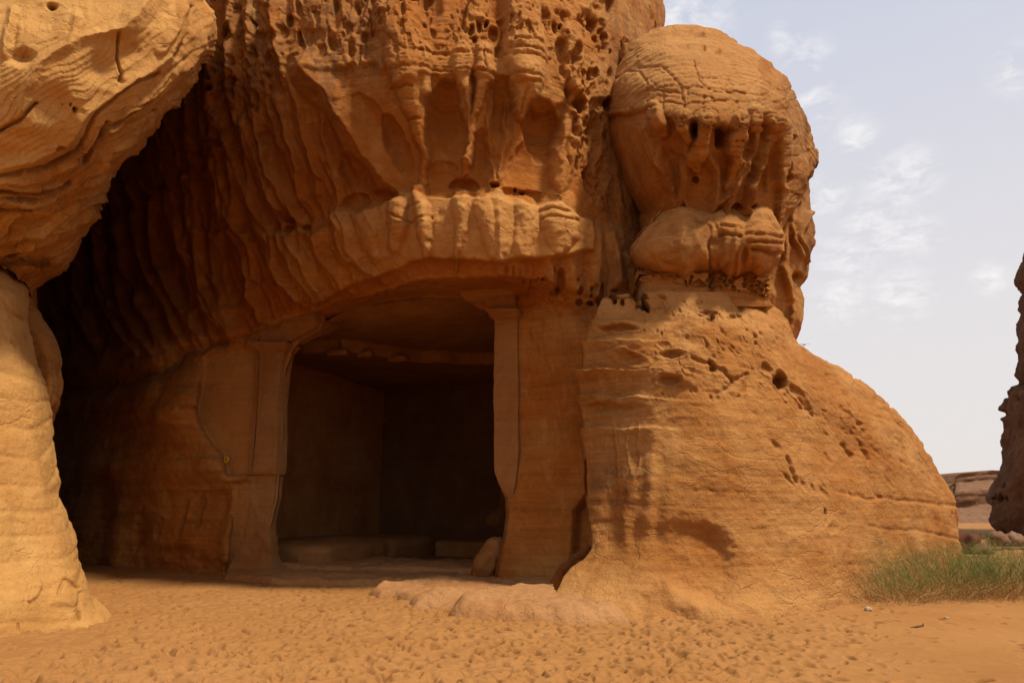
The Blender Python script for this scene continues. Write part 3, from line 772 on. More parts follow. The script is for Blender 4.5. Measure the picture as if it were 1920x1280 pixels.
# broken lip blocks hanging along the step of the ceiling
def box_rough(name, c, ax, ay, az, mat, parent, seed, n=9, amp=.04, rnd=.25):
    """rounded block centred c with half axes vectors ax, ay, az"""
    g = np.linspace(-1, 1, n)
    V, F, k = [], [], 0
    for axis in range(3):
        for sgn in (-1, 1):
            u, v = np.meshgrid(g, g)
            q = [None] * 3
            q[axis] = np.full_like(u, sgn); q[(axis + 1) % 3] = u; q[(axis + 2) % 3] = v
            Q = np.stack(q, -1)
            L4 = (np.abs(Q) ** 6).sum(-1, keepdims=True) ** (1 / 6.)
            Q = Q / L4 * (1 - rnd) + Q / np.linalg.norm(Q, axis=-1, keepdims=True) * rnd
            P = c + Q[..., :1] * ax + Q[..., 1:2] * ay + Q[..., 2:] * az
            d = amp * fbm(P[..., 0] * 2.5, P[..., 1] * 2.5, P[..., 2] * 2.5, 3, seed)
            nrm = (P - c); nrm /= np.linalg.norm(nrm, axis=-1, keepdims=True)
            P = P + nrm * d[..., None]
            f = grid_faces(n, n) + k
            if sgn < 0: f = f[:, ::-1]
            V.append(P.reshape(-1, 3)); F.append(f); k += n * n
    V = np.concatenate(V); F = np.concatenate(F)
    return mesh_np(name, V, [F], mat, parent)
for i, (s, w, dz_, tl) in enumerate(((-.2, .35, -.02, 2.15), (.35, .28, .0, 2.75), (.95, .34, 0.0, 3.65))):
    ob = box_rough("ceiling_lip", room(s, tl, 6.0 + dz_), E1 * w, E2 * .16, np.array([0, 0, .10]), M_carved, None, 80 + i)
    for v_ in ob.data.vertices: v_.co -= cliff.location
    ob.parent = chamber
# benches (rock-cut seats round the room)
def bench(rows, name, seed, mat):
    """rows: polygon (s,t) ring in room coordinates, top height"""
    pass
def bench_box(s0, s1, t0, t1, h, seed, name="bench"):
    c = room((s0 + s1) / 2, (t0 + t1) / 2, h / 2 - .1)
    ob = box_rough(name, c, E1 * (s1 - s0) / 2, E2 * (t1 - t0) / 2, np.array([0, 0, h / 2 + .1]), M_carved, None, seed, n=40, amp=.07, rnd=.04)
    co = np.empty(len(ob.data.vertices) * 3, np.float32); ob.data.vertices.foreach_get("co", co)
    co = co.reshape(-1, 3) - np.array(cliff.location, np.float32); ob.data.vertices.foreach_set("co", co.ravel()); ob.data.update()
    ob.parent = chamber
bench_box(-2.7, .75, .9, 7.4, .72, 91)
bench_box(-2.7, 9.0, 6.9, 8.7, .52, 92)
bench_box(6.9, 9.1, 2.5, 7.2, .55, 93)
V, F = rough_grid(rg(-3, 9.3, -.3, 8.7, .04, .04, 'z'), 80, 80, .02, 95, 1.5)

# opening reveal: the thickness of the carved wall
ring = []
n = len(OPEN)
for i in range(n - 1):
    a, b = OPEN[i], OPEN[i + 1]
    k = max(2, int(math.hypot(a[0] - b[0], a[1] - b[1]) / 5))
    for j in range(k):
        ring.append((a[0] + (b[0] - a[0]) * j / k, a[1] + (b[1] - a[1]) * j / k))
ring.append(OPEN[-1])
rx_, ry_ = np.array([r[0] for r in ring]), np.array([r[1] for r in ring])
cx_, cy_ = 720, 820
lay = []
offs = [-.02, .02, .10, .25, .45, .70, 1.0]
for i, t in enumerate(offs):
    out = .0 if i else 3.0
    dx = np.sign(rx_ - cx_) * (out if True else 0)
    lf = (rx_ < 640) * ss(ry_, 584, 650)
    tq = t * (1 - .72 * lf)
    Pq = at(rx_ + dx, ry_, planeY(rx_)) + E2 * tq[:, None]
    Pq = Pq - E1 * (lf * t * .5 * (t > .3))[:, None]
    if t > .6:   # widen behind the jambs
        ctr = at(np.array([cx_]), np.array([cy_]), planeY(cx_))[0]
        Pq = Pq + (np.sign(rx_ - cx_) * .25 * (t - .6))[:, None] * E1
    nz = .03 * fbm(Pq[:, 0] * 2, Pq[:, 1] * 2, Pq[:, 2] * 2, 4, 101)
    Pq = Pq + E1 * (nz * (i > 1))[:, None]
    lay.append(Pq)
Pj = np.stack(lay, 0)
mesh_np("doorway_reveal", Pj.reshape(-1, 3), [grid_faces(len(offs), len(ring))], M_carved, cliff)

# carved pilasters with capitals
def carved_strip(name, rows, depth_back, parent, seed, mat=M_carved, amp=.012, nf=14, ns=6):
    """rows: (py, px_left, px_right, projection in metres in front of the wall)"""
    rr = np.array(rows, float)
    ys = []
    for i in range(len(rr) - 1):
        k = max(1, int(abs(rr[i + 1, 0] - rr[i, 0]) / 4))
        ys += list(rr[i, 0] + (rr[i + 1, 0] - rr[i, 0]) * np.arange(k) / k)
    ys.append(rr[-1, 0]); ys = np.array(ys)
    idx = np.arange(len(rr))
    tt = np.interp(ys, rr[:, 0] + idx * 1e-4, idx)
    xl = np.interp(tt, idx, rr[:, 1]); xr = np.interp(tt, idx, rr[:, 2]); fr = np.interp(tt, idx, rr[:, 3])
    loops = []
    for y, a, b, f in zip(ys, xl, xr, fr):
        u = np.linspace(0, 1, nf)
        uu = np.concatenate([[0, .012], u[1:-1], [.988, 1]])
        front = at(a + (b - a) * uu, np.full(uu.shape, y), planeY(a + (b - a) * uu)) - E2 * f
        front[0] += E2 * .02; front[-1] += E2 * .02
        d = np.linspace(0, 1, ns)[1:]
        right = front[-1][None] + E2[None] * (d[:, None] * (f + depth_back))
        left = front[0][None] + E2[None] * (d[::-1][:, None] * (f + depth_back))
        loops.append(np.concatenate([front, right, left]))
    P = np.stack(loops)
    N = blurN(normals(P), 1)
    if N[len(ys) // 2, nf // 2][1] > 0: N = -N
    d = amp * fbm(P[..., 0] * 6, P[..., 1] * 6, P[..., 2] * 6, 4, seed) + amp * fbm(P[..., 0] * 1.2, P[..., 1] * 1.2, P[..., 2] * 1.2, 2, seed + 5)
    P = P + N * d[..., None]
    nv, nu = P.shape[:2]
    V = P.reshape(-1, 3); F = grid_faces(nv, nu, True)
    V = np.concatenate([V, [V[:nu].mean(0), V[-nu:].mean(0)]])
    j = np.arange(nu); n0 = nv * nu
    tri = np.concatenate([np.stack([np.full(nu, n0), j, (j + 1) % nu], 1), np.stack([np.full(nu, n0 + 1), (nv - 1) * nu + (j + 1) % nu, (nv - 1) * nu + j], 1)])
    o = mesh_np(name, V, [F, tri], mat, parent)
    try:
        o.data.set_sharp_from_angle(angle=R(40))
    except Exception: pass
    return o
pr = carved_strip("pilaster", [(596, 930, 973, .10), (700, 929, 974, .10), (860, 929, 975, .10), (885, 930, 972, .08), (905, 936, 968, .05), (925, 943, 962, -.02), (940, 947, 957, -.10)], .7, cliff, 111)
tag(pr, "right pilaster, crisp edged above and eroded into the wall below")
carved_strip("capital", [(583, 929, 973, .12), (585, 923, 980, .34), (590, 923, 980, .34), (597, 928, 976, .18), (601, 930, 974, .12)], .7, pr, 112)
carved_strip("capital_block", [(552, 918, 972, .20), (566, 914, 972, .20), (574, 918, 972, .18), (583, 928, 972, .14)], .7, pr, 113)
def slanted_slab(name, quad, proj_m, depth_back, parent, seed, mat=M_carved):
    """quad TL,TR,BR,BL in pixels on the wall plane"""
    (ax, ay), (bx, by), (cx, cy), (dx, dy) = quad
    n_, m_ = 24, 6
    loops = []
    for v in np.linspace(0, 1, m_):
        u = np.linspace(0, 1, n_)
        tx, ty = ax + (bx - ax) * u, ay + (by - ay) * u
        lx, ly = dx + (cx - dx) * u, dy + (cy - dy) * u
        X, Y = tx + (lx - tx) * v, ty + (ly - ty) * v
        fr = at(X, Y, planeY(X)) - E2 * (proj_m * (1 - .35 * v))
        bk = (fr + E2 * (proj_m + depth_back))[::-1]
        loops.append(np.concatenate([fr, bk]))
    P = np.stack(loops)
    P = P + .012 * fbm(P[..., 0] * 6, P[..., 1] * 6, P[..., 2] * 6, 3, seed)[..., None] * np.array([0, -1, .5])
    nv, nu = P.shape[:2]
    V = P.reshape(-1, 3); F = grid_faces(nv, nu, True)
    V = np.concatenate([V, [V[:nu].mean(0), V[-nu:].mean(0)]])
    j = np.arange(nu); n0 = nv * nu
    tri = np.concatenate([np.stack([np.full(nu, n0), j, (j + 1) % nu], 1), np.stack([np.full(nu, n0 + 1), (nv - 1) * nu + (j + 1) % nu, (nv - 1) * nu + j], 1)])
    return mesh_np(name, V, [F, tri], mat, parent, smooth=False)
slanted_slab("abacus", [(875, 556), (978, 541), (976, 556), (882, 570)], .48, .8, pr, 114)
pl = carved_strip("pilaster", [(660, 495, 540, .17), (690, 494, 534, .17), (760, 491, 526, .17), (820, 488, 528, .17), (884, 482, 524, .17), (889, 480, 523, .14)], .22, cliff, 121)
tag(pl, "left pilaster with its inner edge worn into a curve and its foot broken away")
carved_strip("capital", [(642, 494, 546, .17), (645, 483, 551, .32), (650, 482, 552, .33), (658, 489, 545, .24), (663, 494, 540, .17)], .22, pl, 122)
carved_strip("capital_block", [(589, 541, 603, .28), (606, 540, 603, .28), (610, 538, 600, .20), (618, 532, 594, .18), (630, 500, 572, .16), (642, 496, 552, .16)], .3, pl, 123)
carved_strip("outer_strip", [(660, 484, 491, .09), (760, 478, 487, .09), (889, 468, 477, .09)], .3, pl, 124)
carved_strip("pillar_foot", [(893, 476, 520, .04), (930, 472, 517, .05), (960, 468, 510, .02), (985, 462, 505, .03), (1020, 452, 508, .06), (1050, 444, 514, .14), (1070, 440, 525, .28), (1085, 432, 545, .5)], .2, pl, 125, amp=.03)

# ---- stone steps in front of the doorway
def ledge(name, polys, box, res, mat, parent, seed):
    X, Y = np.meshgrid(np.arange(box[0], box[1], res), np.arange(box[2], box[3], res))
    wob = .06 * fbm(X * 1.5, Y * 1.5, X * 0, 3, seed)
    Z = np.full(X.shape, -.25)
    for poly, h, soft in polys:
        G = [tuple(on_ground(p[0], p[1], h * .2)[:2]) for p in poly]
        sdv = sd_poly(X + wob, Y + wob, G, 2.0)
        q = np.clip((sdv + .05) / soft, 0, 1)
        zz = -.25 + (h + .25) * np.sqrt(np.clip(1 - (1 - q) ** 2.6, 0, 1))
        Z = np.maximum(Z, zz)
    Z = Z + .05 * fbm(X * 1.6, Y * 1.6, X * 0, 4, seed + 3) + .016 * fbm(X * 7, Y * 3, X * 0, 3, seed + 4)
    rl = (Z > -.1) * (Z < .26)
    Z = Z + .014 * rl * np.sin(18 * np.hypot(X - np.floor(X / 1.3) * 1.3 + .2, Y - 10.2) + 3 * fbm(X * 2, Y * 2, X * 0, 2, seed + 6))
    P = np.stack([X, Y, Z], -1)
    nv, nu = X.shape
    F = grid_faces(nv, nu)[:, ::-1]
    zf = Z.reshape(-1)
    keep = (zf[F] > -.2).any(1)
    T = np.zeros((nv * nu, 4)); T[:, 1] = .3; T[:, 3] = 1
    return mesh_np(name, P.reshape(-1, 3), [F[keep]], mat, parent, True, T)
st1 = ledge("doorstep", [([(420, 1074), (500, 1058), (700, 1058), (950, 1062), (1000, 1075), (960, 1092), (760, 1090), (640, 1092), (520, 1090), (470, 1084), (425, 1080)], .10, .12),
                         ([(480, 1066), (700, 1056), (1000, 1060), (1000, 1078), (900, 1078), (700, 1074), (560, 1072)], .2, .1)], (-8.8, 2.0, 12.0, 22), .035, M_step, cliff, 131)
st2 = ledge("stone_step", [([(690, 1108), (712, 1100), (760, 1092), (850, 1084), (1080, 1080), (1140, 1100), (1130, 1140), (985, 1135), (880, 1128), (830, 1122), (775, 1126), (735, 1116), (705, 1116)], .12, .25),
                           ([(762, 1124), (785, 1116), (850, 1112), (900, 1118), (880, 1134), (815, 1136), (778, 1136)], .15, .3),
                           ([(842, 1146), (858, 1130), (900, 1118), (1000, 1112), (1140, 1110), (1180, 1160), (1060, 1162), (940, 1158), (870, 1156), (848, 1152)], .22, .42)],
            (-4.4, 2.8, 9.3, 16.5), .025, M_step, cliff, 141)
# lump of fallen rock leaning in the doorway
box_rough("rock_lump", at(918, 1048, 15.9), np.array([.34, .1, .05]), np.array([-.1, .4, 0]), np.array([.22, 0, .52]), M_carved, cliff, 151, n=24, amp=.12, rnd=.9)
# small round marker on the carved wall
mk_c = at(433, 862, planeY(433)) - E2 * .16
mk = empty("wall_marker", tuple(mk_c)); tag(mk, "small round yellow disc marked 4 on the carved wall left of the doorway", "marker")
def flat_mat(name, c, rough=.6):
    m, n_, l_, b_ = new_mat(name); b_.inputs["Base Color"].default_value = c + (1,); b_.inputs["Roughness"].default_value = rough
    nz = N_noise(n_, l_, n_.new("ShaderNodeTexCoord").outputs["Object"], 20, 4); l_.new(N_mix(n_, l_, .4, c, N_ramp(n_, l_, nz, [(.3, tuple(x * .7 for x in c)), (.7, tuple(min(1, x * 1.2) for x in c))])), b_.inputs["Base Color"])
    return m
M_yel = flat_mat("yellow_enamel", (.62, .36, .03)); M_blk = flat_mat("black_paint", (.03, .02, .015))
def disc_bm(r, d):
    bm = bmesh.new(); bmesh.ops.create_cone(bm, cap_ends=True, segments=28, radius1=r, radius2=r * .94, depth=d); return bm
rotm = Vector(tuple(-E2)).to_track_quat('Z', 'Y').to_matrix().to_4x4()
bm = disc_bm(.088, .02); bm.transform(rotm)
me = bpy.data.meshes.new("disc"); bm.to_mesh(me); bm.free(); me.materials.append(M_yel)
od = bpy.data.objects.new("disc", me); COL.objects.link(od); od.parent = mk
txt = bpy.data.curves.new("number", 'FONT'); txt.body = "4"; txt.size = .12; txt.extrude = .003; txt.align_x = 'CENTER'; txt.align_y = 'CENTER'
ot = bpy.data.objects.new("number", txt); COL.objects.link(ot)
dg = bpy.context.evaluated_depsgraph_get(); mt = bpy.data.meshes.new_from_object(ot.evaluated_get(dg)); bpy.data.objects.remove(ot)
mt.transform(rotm); mt.materials.clear(); mt.materials.append(M_blk)
on_ = bpy.data.objects.new("number", mt); COL.objects.link(on_); on_.parent = mk; on_.location = tuple(-E2 * .013)

# ================================================================== RIGHT OUTCROP
outc = empty("rock_outcrop", (4.0, 15.0, 0)); tag(outc, "rounded orange sandstone outcrop with a mushroom head on a broad skirt right of the doorway", "rock outcrop")
# --- skirt
skT = Table([980, 1040, 1100, 1200, 1300, 1370, 1500, 1600, 1700, 1800, 1860],
            [540, 600, 650, 720, 800, 880, 950, 1040, 1110, 1160, 1200],
            [[14.4, 14.2, 13.9, 13.4, 13.1, 13.1, 13.8, 15, 16.5, 18, 19],
             [14.2, 14.0, 13.6, 13.0, 12.7, 12.7, 13.4, 14.8, 16.5, 18, 19],
             [14.2, 14.0, 13.5, 12.8, 12.4, 12.4, 13.2, 14.6, 16.3, 18, 19],
             [14.2, 14.0, 13.4, 12.5, 12.1, 12.1, 12.9, 14.2, 15.9, 17.8, 19],
             [14.1, 13.9, 13.2, 12.2, 11.8, 11.7, 12.5, 13.8, 15.5, 17.5, 18.6],
             [14.0, 13.6, 13.0, 12.0, 11.6, 11.5, 12.2, 13.4, 15.0, 17.1, 18.4],
             [13.6, 13.3, 12.8, 11.8, 11.5, 11.4, 12.0, 13.0, 14.6, 16.8, 18.2],
             [13.2, 12.8, 12.3, 11.6, 11.3, 11.3, 11.7, 12.6, 14.2, 16.5, 18.0],
             [12.6, 11.9, 11.4, 11.1, 11.0, 11.1, 11.5, 12.5, 14.0, 16.2, 17.6],
             [11.6, 11.0, 10.85, 10.75, 10.7, 10.7, 11.3, 12.4, 13.9, 16.0, 17.4],
             [11.6, 11.0, 10.85, 10.75, 10.7, 10.7, 11.3, 12.4, 13.9, 16.0, 17.4]], 20)
skL = [(548, 1245), (556, 1180), (562, 1130), (600, 1119), (633, 1106), (693, 1097), (720, 1095), (767, 1097), (827, 1098), (917, 1100), (967, 1105), (1000, 1112), (1027, 1110), (1047, 1093), (1060, 1073), (1080, 1056), (1100, 1046), (1120, 1036), (1150, 1010), (1200, 990)]
skR = [(548, 1400), (556, 1432), (570, 1450), (585, 1465), (600, 1478), (620, 1486), (640, 1498), (665, 1532), (680, 1555), (700, 1585), (725, 1620), (760, 1670), (800, 1710), (840, 1733), (870, 1750), (900, 1770), (930, 1787), (960, 1797), (985, 1798), (1010, 1801), (1047, 1812), (1100, 1830), (1200, 1850)]
rng = random.Random(5)
SK_P = rnd_pits(rng, 800, (1240, 560, 1740, 900), (1.5, 5.0), (2.5, 12), (.015, .08), (-45, -25), lambda x, y: abs((y - 560) - (x - 1330) * .72) < 95 and rng.random() < .9)
SK_P += rnd_pits(rng, 60, (1200, 560, 1420, 760), (2, 6), (3, 8), (.03, .1), (-30, 30)) + rnd_pits(rng, 46, (1500, 1050, 1640, 1130), (1.5, 3.5), (2, 7), (.02, .05), (-40, 10))
SK_P += rnd_pits(rng, 40, (1450, 740, 1760, 930), (2.5, 6), (8, 22), (.04, .12), (-42, -30))
SK_H = [(1160, 618, 40, 9, .2, 0), (1262, 667, 27, 8, .16, 0), (1257, 716, 24, 10, .18, 4), (1185, 672, 34, 12, .1, 10), (1462, 716, 14, 22, .5, -14), (1440, 690, 8, 16, .12, -30), (1500, 740, 10, 34, .10, -48), (1335, 600, 5, 11, .22),
        (1375, 595, 8, 6, .14), (1290, 700, 10, 8, .14), (1335, 690, 10, 8, .16, 20), (1150, 768, 60, 12, .10, 0), (1330, 590, 18, 5, .1), (1245, 650, 14, 6, .06), (1545, 960, 3, 9, .12), (1150, 860, 10, 60, .06, 0), (1190, 840, 9, 50, .05, 0),
        (1152, 562, 5, 9, .25), (1168, 564, 5, 8, .25), (1196, 570, 4, 8, .25), (1562, 990, 14, 10, .06, 0), (1200, 560, 12, 26, .5, -28), (1214, 575, 7, 12, .5, -20)]
def skirt_sculpt(px, py, P):
    x, y, z = P[..., 0], P[..., 1], P[..., 2]
    H = np.zeros(px.shape); T = tint_zero(px)
    wx = px + 4 * vnoise(px * .03, py * .03, px * 0, 201) + 1.5 * vnoise(px * .12, py * .12, px * 0, 202)
    wy = py + 4 * vnoise(px * .03, py * .03, px * 0, 203) + 1.5 * vnoise(px * .12, py * .12, px * 0, 204)
    # ledge shelves on the left shoulder
    lm = ss(1400 - px, 0, 120)
    for (yy, hh, xe) in ((600, .10, 1250), (640, .14, 1230), (692, .24, 1320), (745, .10, 1260), (800, .08, 1250)):
        yl = yy + (px - 1100) * .03
        H += 1.5 * hh * ss(wy, yl - 3, yl + 2) * np.exp(-np.clip(wy - yl, 0, 999) / 40) * ss(xe + 40 - px, 0, 80)
    # big erosion alcove and the little one at the foot
    m = poly_mask(wx, wy, [(1120, 1015), (1200, 985), (1300, 985), (1360, 1005), (1382, 1045), (1378, 1085), (1350, 1120), (1290, 1118), (1240, 1080), (1180, 1050), (1130, 1040)], 22)
    H -= .25 * m * ss(px, 1130, 1385)
    m2 = poly_mask(wx, wy, [(1195, 1150), (1205, 1115), (1240, 1104), (1258, 1125), (1300, 1150), (1310, 1180), (1190, 1180)], 16)
    H -= .12 * m2
    # vertical flutes left of the foot
    fm = ss(1290 - px, 0, 90) * ss(py, 760, 860) * ss(1060 - py, 0, 60)
    H += .03 * fm * np.sin(px * .13 + 1.4 * vnoise(px * .02, py * .01, px * 0, 207))
    H = pits(wx, wy, H, SK_H, .6, .02)
    SP = [p[:4] + (p[4] * .62,) + p[5:] for p in SK_P]
    H = pits(wx, wy, H, SP, .85, .006)
    cl = [[(1330, 678), (1345, 690), (1360, 700), (1375, 720), (1355, 735)], [(1300, 676), (1320, 680), (1330, 678)], [(1375, 716), (1400, 705), (1390, 735)],
          [(1500, 760), (1520, 764), (1528, 778)], [(1578, 760), (1600, 772), (1614, 790)], [(1475, 860), (1490, 900)], [(1580, 830), (1600, 858)], [(1615, 835), (1632, 858)]]
    H = cracks(wx, wy, H, cl, 3.5, .10)
    yl = np.interp(px, [1540, 1600, 1700, 1790], [918, 928, 938, 948])
    H -= .05 * np.exp(-((wy - yl) / 3.5) ** 2) * ss(px, 1540, 1600) * (px > 0)
    H -= .04 * np.exp(-((wy - (985 + (px - 1620) * .12)) / 3.) ** 2) * ss(px, 1610, 1640) * (px > 0)
    lay = z * 3.4 + x * .12 + .8 * fbm(x * .35, y * .35, z * .3, 2, 211)
    f = lay - np.floor(lay)
    H -= .011 * np.exp(-((f - .5) / .1) ** 2) * ss(fbm(x * .5, y * .5, z * 1.5, 3, 213), -.1, .4)
    H += .10 * fbm(x * .5, y * .5, z * .6, 3, 221) + .045 * fbm(x * 1.8, y * 1.8, z * 2.4, 4, 222) + .014 * fbm(x * 6, y * 6, z * 9, 3, 223)
    up = poly_mask(px, py, [(1230, 560), (1420, 565), (1520, 680), (1560, 800), (1350, 740), (1230, 700)], 40)
    H += .05 * up * fbm(x * 3.5, y * 3.5, z * 3.5, 3, 226)
    T[..., 0] = .55 * poly_mask(px, py, [(1098, 870), (1240, 880), (1230, 980), (1100, 970)], 20) * ss(fbm(x, y, z * 5, 3, 230), 0, .5)
    T[..., 1] = np.clip(.55 * ss(py, 1040, 1130) + .4 * poly_mask(px, py, [(1200, 545), (1420, 545), (1500, 650), (1300, 600)], 20), 0, 1) * (px > 0)
    T[..., 2] = .3 * m + .3 * m2
    T[..., 3] = 1
    return H, T
rock_body("rock_base", M_dome, (548, 1190), skL, skR, lambda a, b: skT(a, b), skirt_sculpt, 2.05,
          outline=[(p[1], p[0]) for p in skR], rpx=70, rm=1.6, back=6.0, parent=outc, top_dense=True)
# the same rounding on the left side is part of the depth table

# --- mushroom head
hdL = [(56, 1252), (60, 1240), (70, 1216), (85, 1198), (100, 1182), (115, 1170), (130, 1158), (155, 1142), (200, 1137), (240, 1140), (280, 1148), (310, 1158), (340, 1172), (370, 1185), (400, 1200), (440, 1230)]
hdR = [(56, 1268), (62, 1300), (70, 1335), (85, 1372), (100, 1410), (120, 1445), (150, 1468), (180, 1485), (220, 1503), (260, 1512), (300, 1518), (340, 1516), (370, 1500), (400, 1484), (440, 1462)]
hdT = Table([1130, 1180, 1240, 1320, 1400, 1460, 1520], [40, 100, 160, 220, 280, 340, 400, 440],
            [[15, 14.6, 14.4, 14.3, 14.5, 14.9, 15.4],
             [14.6, 13.5, 12.9, 12.7, 13.0, 13.8, 14.6],
             [14.4, 13.0, 12.2, 11.9, 12.2, 13.1, 14.3],
             [14.2, 12.8, 11.9, 11.6, 11.9, 12.8, 14.2],
             [14.3, 13.1, 12.3, 12.0, 12.3, 13.0, 14.4],
             [14.6, 13.6, 12.9, 12.6, 12.8, 13.4, 14.6],
             [14.9, 14.1, 13.5, 13.1, 13.2, 13.8, 14.9],
             [15, 14.3, 13.7, 13.3, 13.4, 14, 15]], 14)
HD_SHELL = [(1100, 40), (1560, 40), (1560, 320), (1500, 330), (1470, 380), (1452, 390), (1448, 232), (1400, 236), (1340, 240), (1300, 228), (1262, 222), (1215, 205), (1190, 210), (1140, 222), (1100, 225)]
HD_DR = [S((1228, 205, 16, .2), (1240, 232, 15, .34), (1245, 250, 12, .22)), S((1278, 220, 18, .25), (1282, 240, 15, .38), (1290, 262, 12, .32), (1294, 272, 7, .18)),
         S((1322, 228, 14, .3), (1318, 255, 16, .36), (1312, 280, 20, .36), (1298, 300, 18, .30), (1308, 316, 9, .2)),
         S((1385, 225, 15, .3), (1383, 250, 17, .42), (1376, 280, 18, .42), (1380, 305, 14, .34), (1370, 335, 10, .26), (1358, 350, 7, .15)),
         S((1415, 210, 14, .25), (1412, 240, 12, .2)), S((1443, 205, 18, .3), (1446, 240, 18, .38), (1442, 262, 11, .26)), S((1420, 245, 8, .24), (1418, 262, 7, .2)),
         S((1455, 230, 8, .3), (1462, 300, 9, .34), (1460, 360, 8, .3), (1458, 410, 7, .2))]
HD_SH = [S((1290, 275, 9, .16), (1283, 330, 7, .2), (1270, 385, 7, .16)), S((1330, 300, 8, .1), (1345, 320, 6, .16), (1340, 380, 6, .18), (1330, 400, 5, .1)),
         S((1418, 262, 5, .18), (1408, 300, 5, .22), (1380, 340, 7, .24), (1365, 370, 7, .24), (1358, 405, 6, .2)), S((1442, 262, 6, .2), (1425, 310, 6, .24), (1404, 350, 6, .26), (1398, 400, 6, .2)),
         S((1215, 245, 8, .12), (1232, 290, 7, .16), (1262, 350, 7, .2), (1270, 380, 5, .12)), S((1500, 300, 6, .12), (1488, 345, 7, .24), (1475, 390, 7, .2)), S((1240, 300, 6, .08), (1290, 390, 5, .1)),
         S((1395, 305, 6, .2), (1372, 355, 8, .24), (1340, 385, 6, .12))]
def head_sculpt(px, py, P):
    x, y, z = P[..., 0], P[..., 1], P[..., 2]
    H = np.zeros(px.shape); T = tint_zero(px)
    wx = px + 3 * vnoise(px * .05, py * .05, px * 0, 301) + 1.2 * vnoise(px * .15, py * .15, px * 0, 302)
    wy = py + 3 * vnoise(px * .05, py * .05, px * 0, 303) + 1.2 * vnoise(px * .15, py * .15, px * 0, 304)
    sh = poly_mask(wx, wy, HD_SHELL, 4) * (px > 0)
    H += .13 * sh
    H -= .14 * poly_mask(wx, wy, [(1225, 236), (1300, 232), (1445, 240), (1450, 330), (1420, 350), (1330, 330), (1290, 320), (1240, 290)], 14) * (1 - sh)
    RH = ribs(wx, wy, np.zeros(px.shape), HD_DR, 3.2, layered=.16)
    RH = np.maximum(RH, ribs(wx, wy, np.zeros(px.shape), HD_SH, cusp=1.2, widen=2.2) * 1.5)
    H = H + RH * np.where(sh > .5, .8, 1.25)
    # block cracks over the crown: wide flat cells
    f1, f2, idc = worley2(wx / 44 + .02 * wy, wy / 21 + .3 * np.sin(wx / 60), 311)
    cm = ss(wx * 0 + 330 - py, 0, 60) * sh
    edge = f2 - f1
    H -= .04 * np.exp(-(edge / .06) ** 2) * cm * ss(py, 110, 160) * ss(fbm(px * .012, py * .012, px * 0, 2, 5), -.5, .1)
    H += .035 * (idc - .5) * cm * ss(edge, 0, .2)
    H = cracks(wx, wy, H, [[(1142, 222), (1200, 212), (1245, 200)], [(1145, 150), (1200, 135), (1215, 160)], [(1200, 130), (1240, 128), (1262, 150), (1280, 165), (1284, 200)], [(1215, 170), (1280, 175)], [(1215, 192), (1300, 198), (1360, 192)],
                            [(1245, 175), (1246, 215)], [(1284, 200), (1284, 228)], [(1300, 120), (1310, 150), (1340, 175), (1400, 178)], [(1195, 110), (1250, 95), (1290, 98)], [(1318, 180), (1320, 225)], [(1380, 196), (1382, 225)]], 2.2, .055)
    H = pits(wx, wy, H, [(1301, 246, 8, 20, .45, 0), (1354, 256, 13, 26, .5, 0), (1303, 338, 7, 9, .25, 20), (1378, 388, 12, 7, .3), (1408, 385, 14, 9, .25), (1350, 395, 9, 5, .2), (1470, 330, 9, 24, .3, 20), (1500, 345, 7, 26, .3, 20),
                         (1226, 270, 14, 40, .12, -14), (1260, 320, 16, 50, .12, -10), (1190, 300, 30, 60, .06, -20), (1430, 340, 10, 40, .14, 14), (1410, 310, 8, 40, .12, 16),
                         (1318, 98, 5, 4, .08), (1345, 105, 6, 4, .1), (1480, 262, 5, 8, .1), (1310, 80, 6, 3, .08)], .5, .02)
    kn = np.exp(-(((px - 1172) / 14.) ** 2 + ((py - 100) / 20.) ** 2))
    lay = z * 6.0 + .6 * fbm(x * .6, y * .6, z * .3, 2, 321)
    f = lay - np.floor(lay)
    H -= .03 * np.exp(-((f - .5) / .12) ** 2) * sh * ss(fbm(x, y, z, 2, 323), -.3, .2)
    H += .14 * fbm(x * .7, y * .7, z * .7, 3, 331) + .030 * fbm(x * 2.6, y * 2.6, z * 2.6, 4, 332) * (.3 + .7 * sh) + .014 * fbm(x * 8, y * 8, z * 10, 3, 333)
    T[..., 1] = np.clip(.45 * sh * ss(240 - py, 0, 90) * (px < 1420), 0, 1) * (px > 0)
    T[..., 0] = .55 * ss(px, 1440, 1490)
    T[..., 2] = .5 * (1 - sh) * (px > 0)
    T[..., 3] = 1
    return H, T
outl = [(1200, 400), (1172, 340), (1148, 280), (1137, 200), (1142, 155), (1170, 115), (1198, 85), (1240, 60), (1268, 56), (1335, 70), (1410, 100), (1468, 150), (1503, 220), (1518, 300), (1510, 350), (1500, 370)]
rock_body("rock_head", M_dome, (56, 440), hdL, hdR, lambda a, b: hdT(a, b), head_sculpt, 1.9, outline=outl, rpx=60, rm=1.3, back=4.5, parent=outc, top_dense=True)
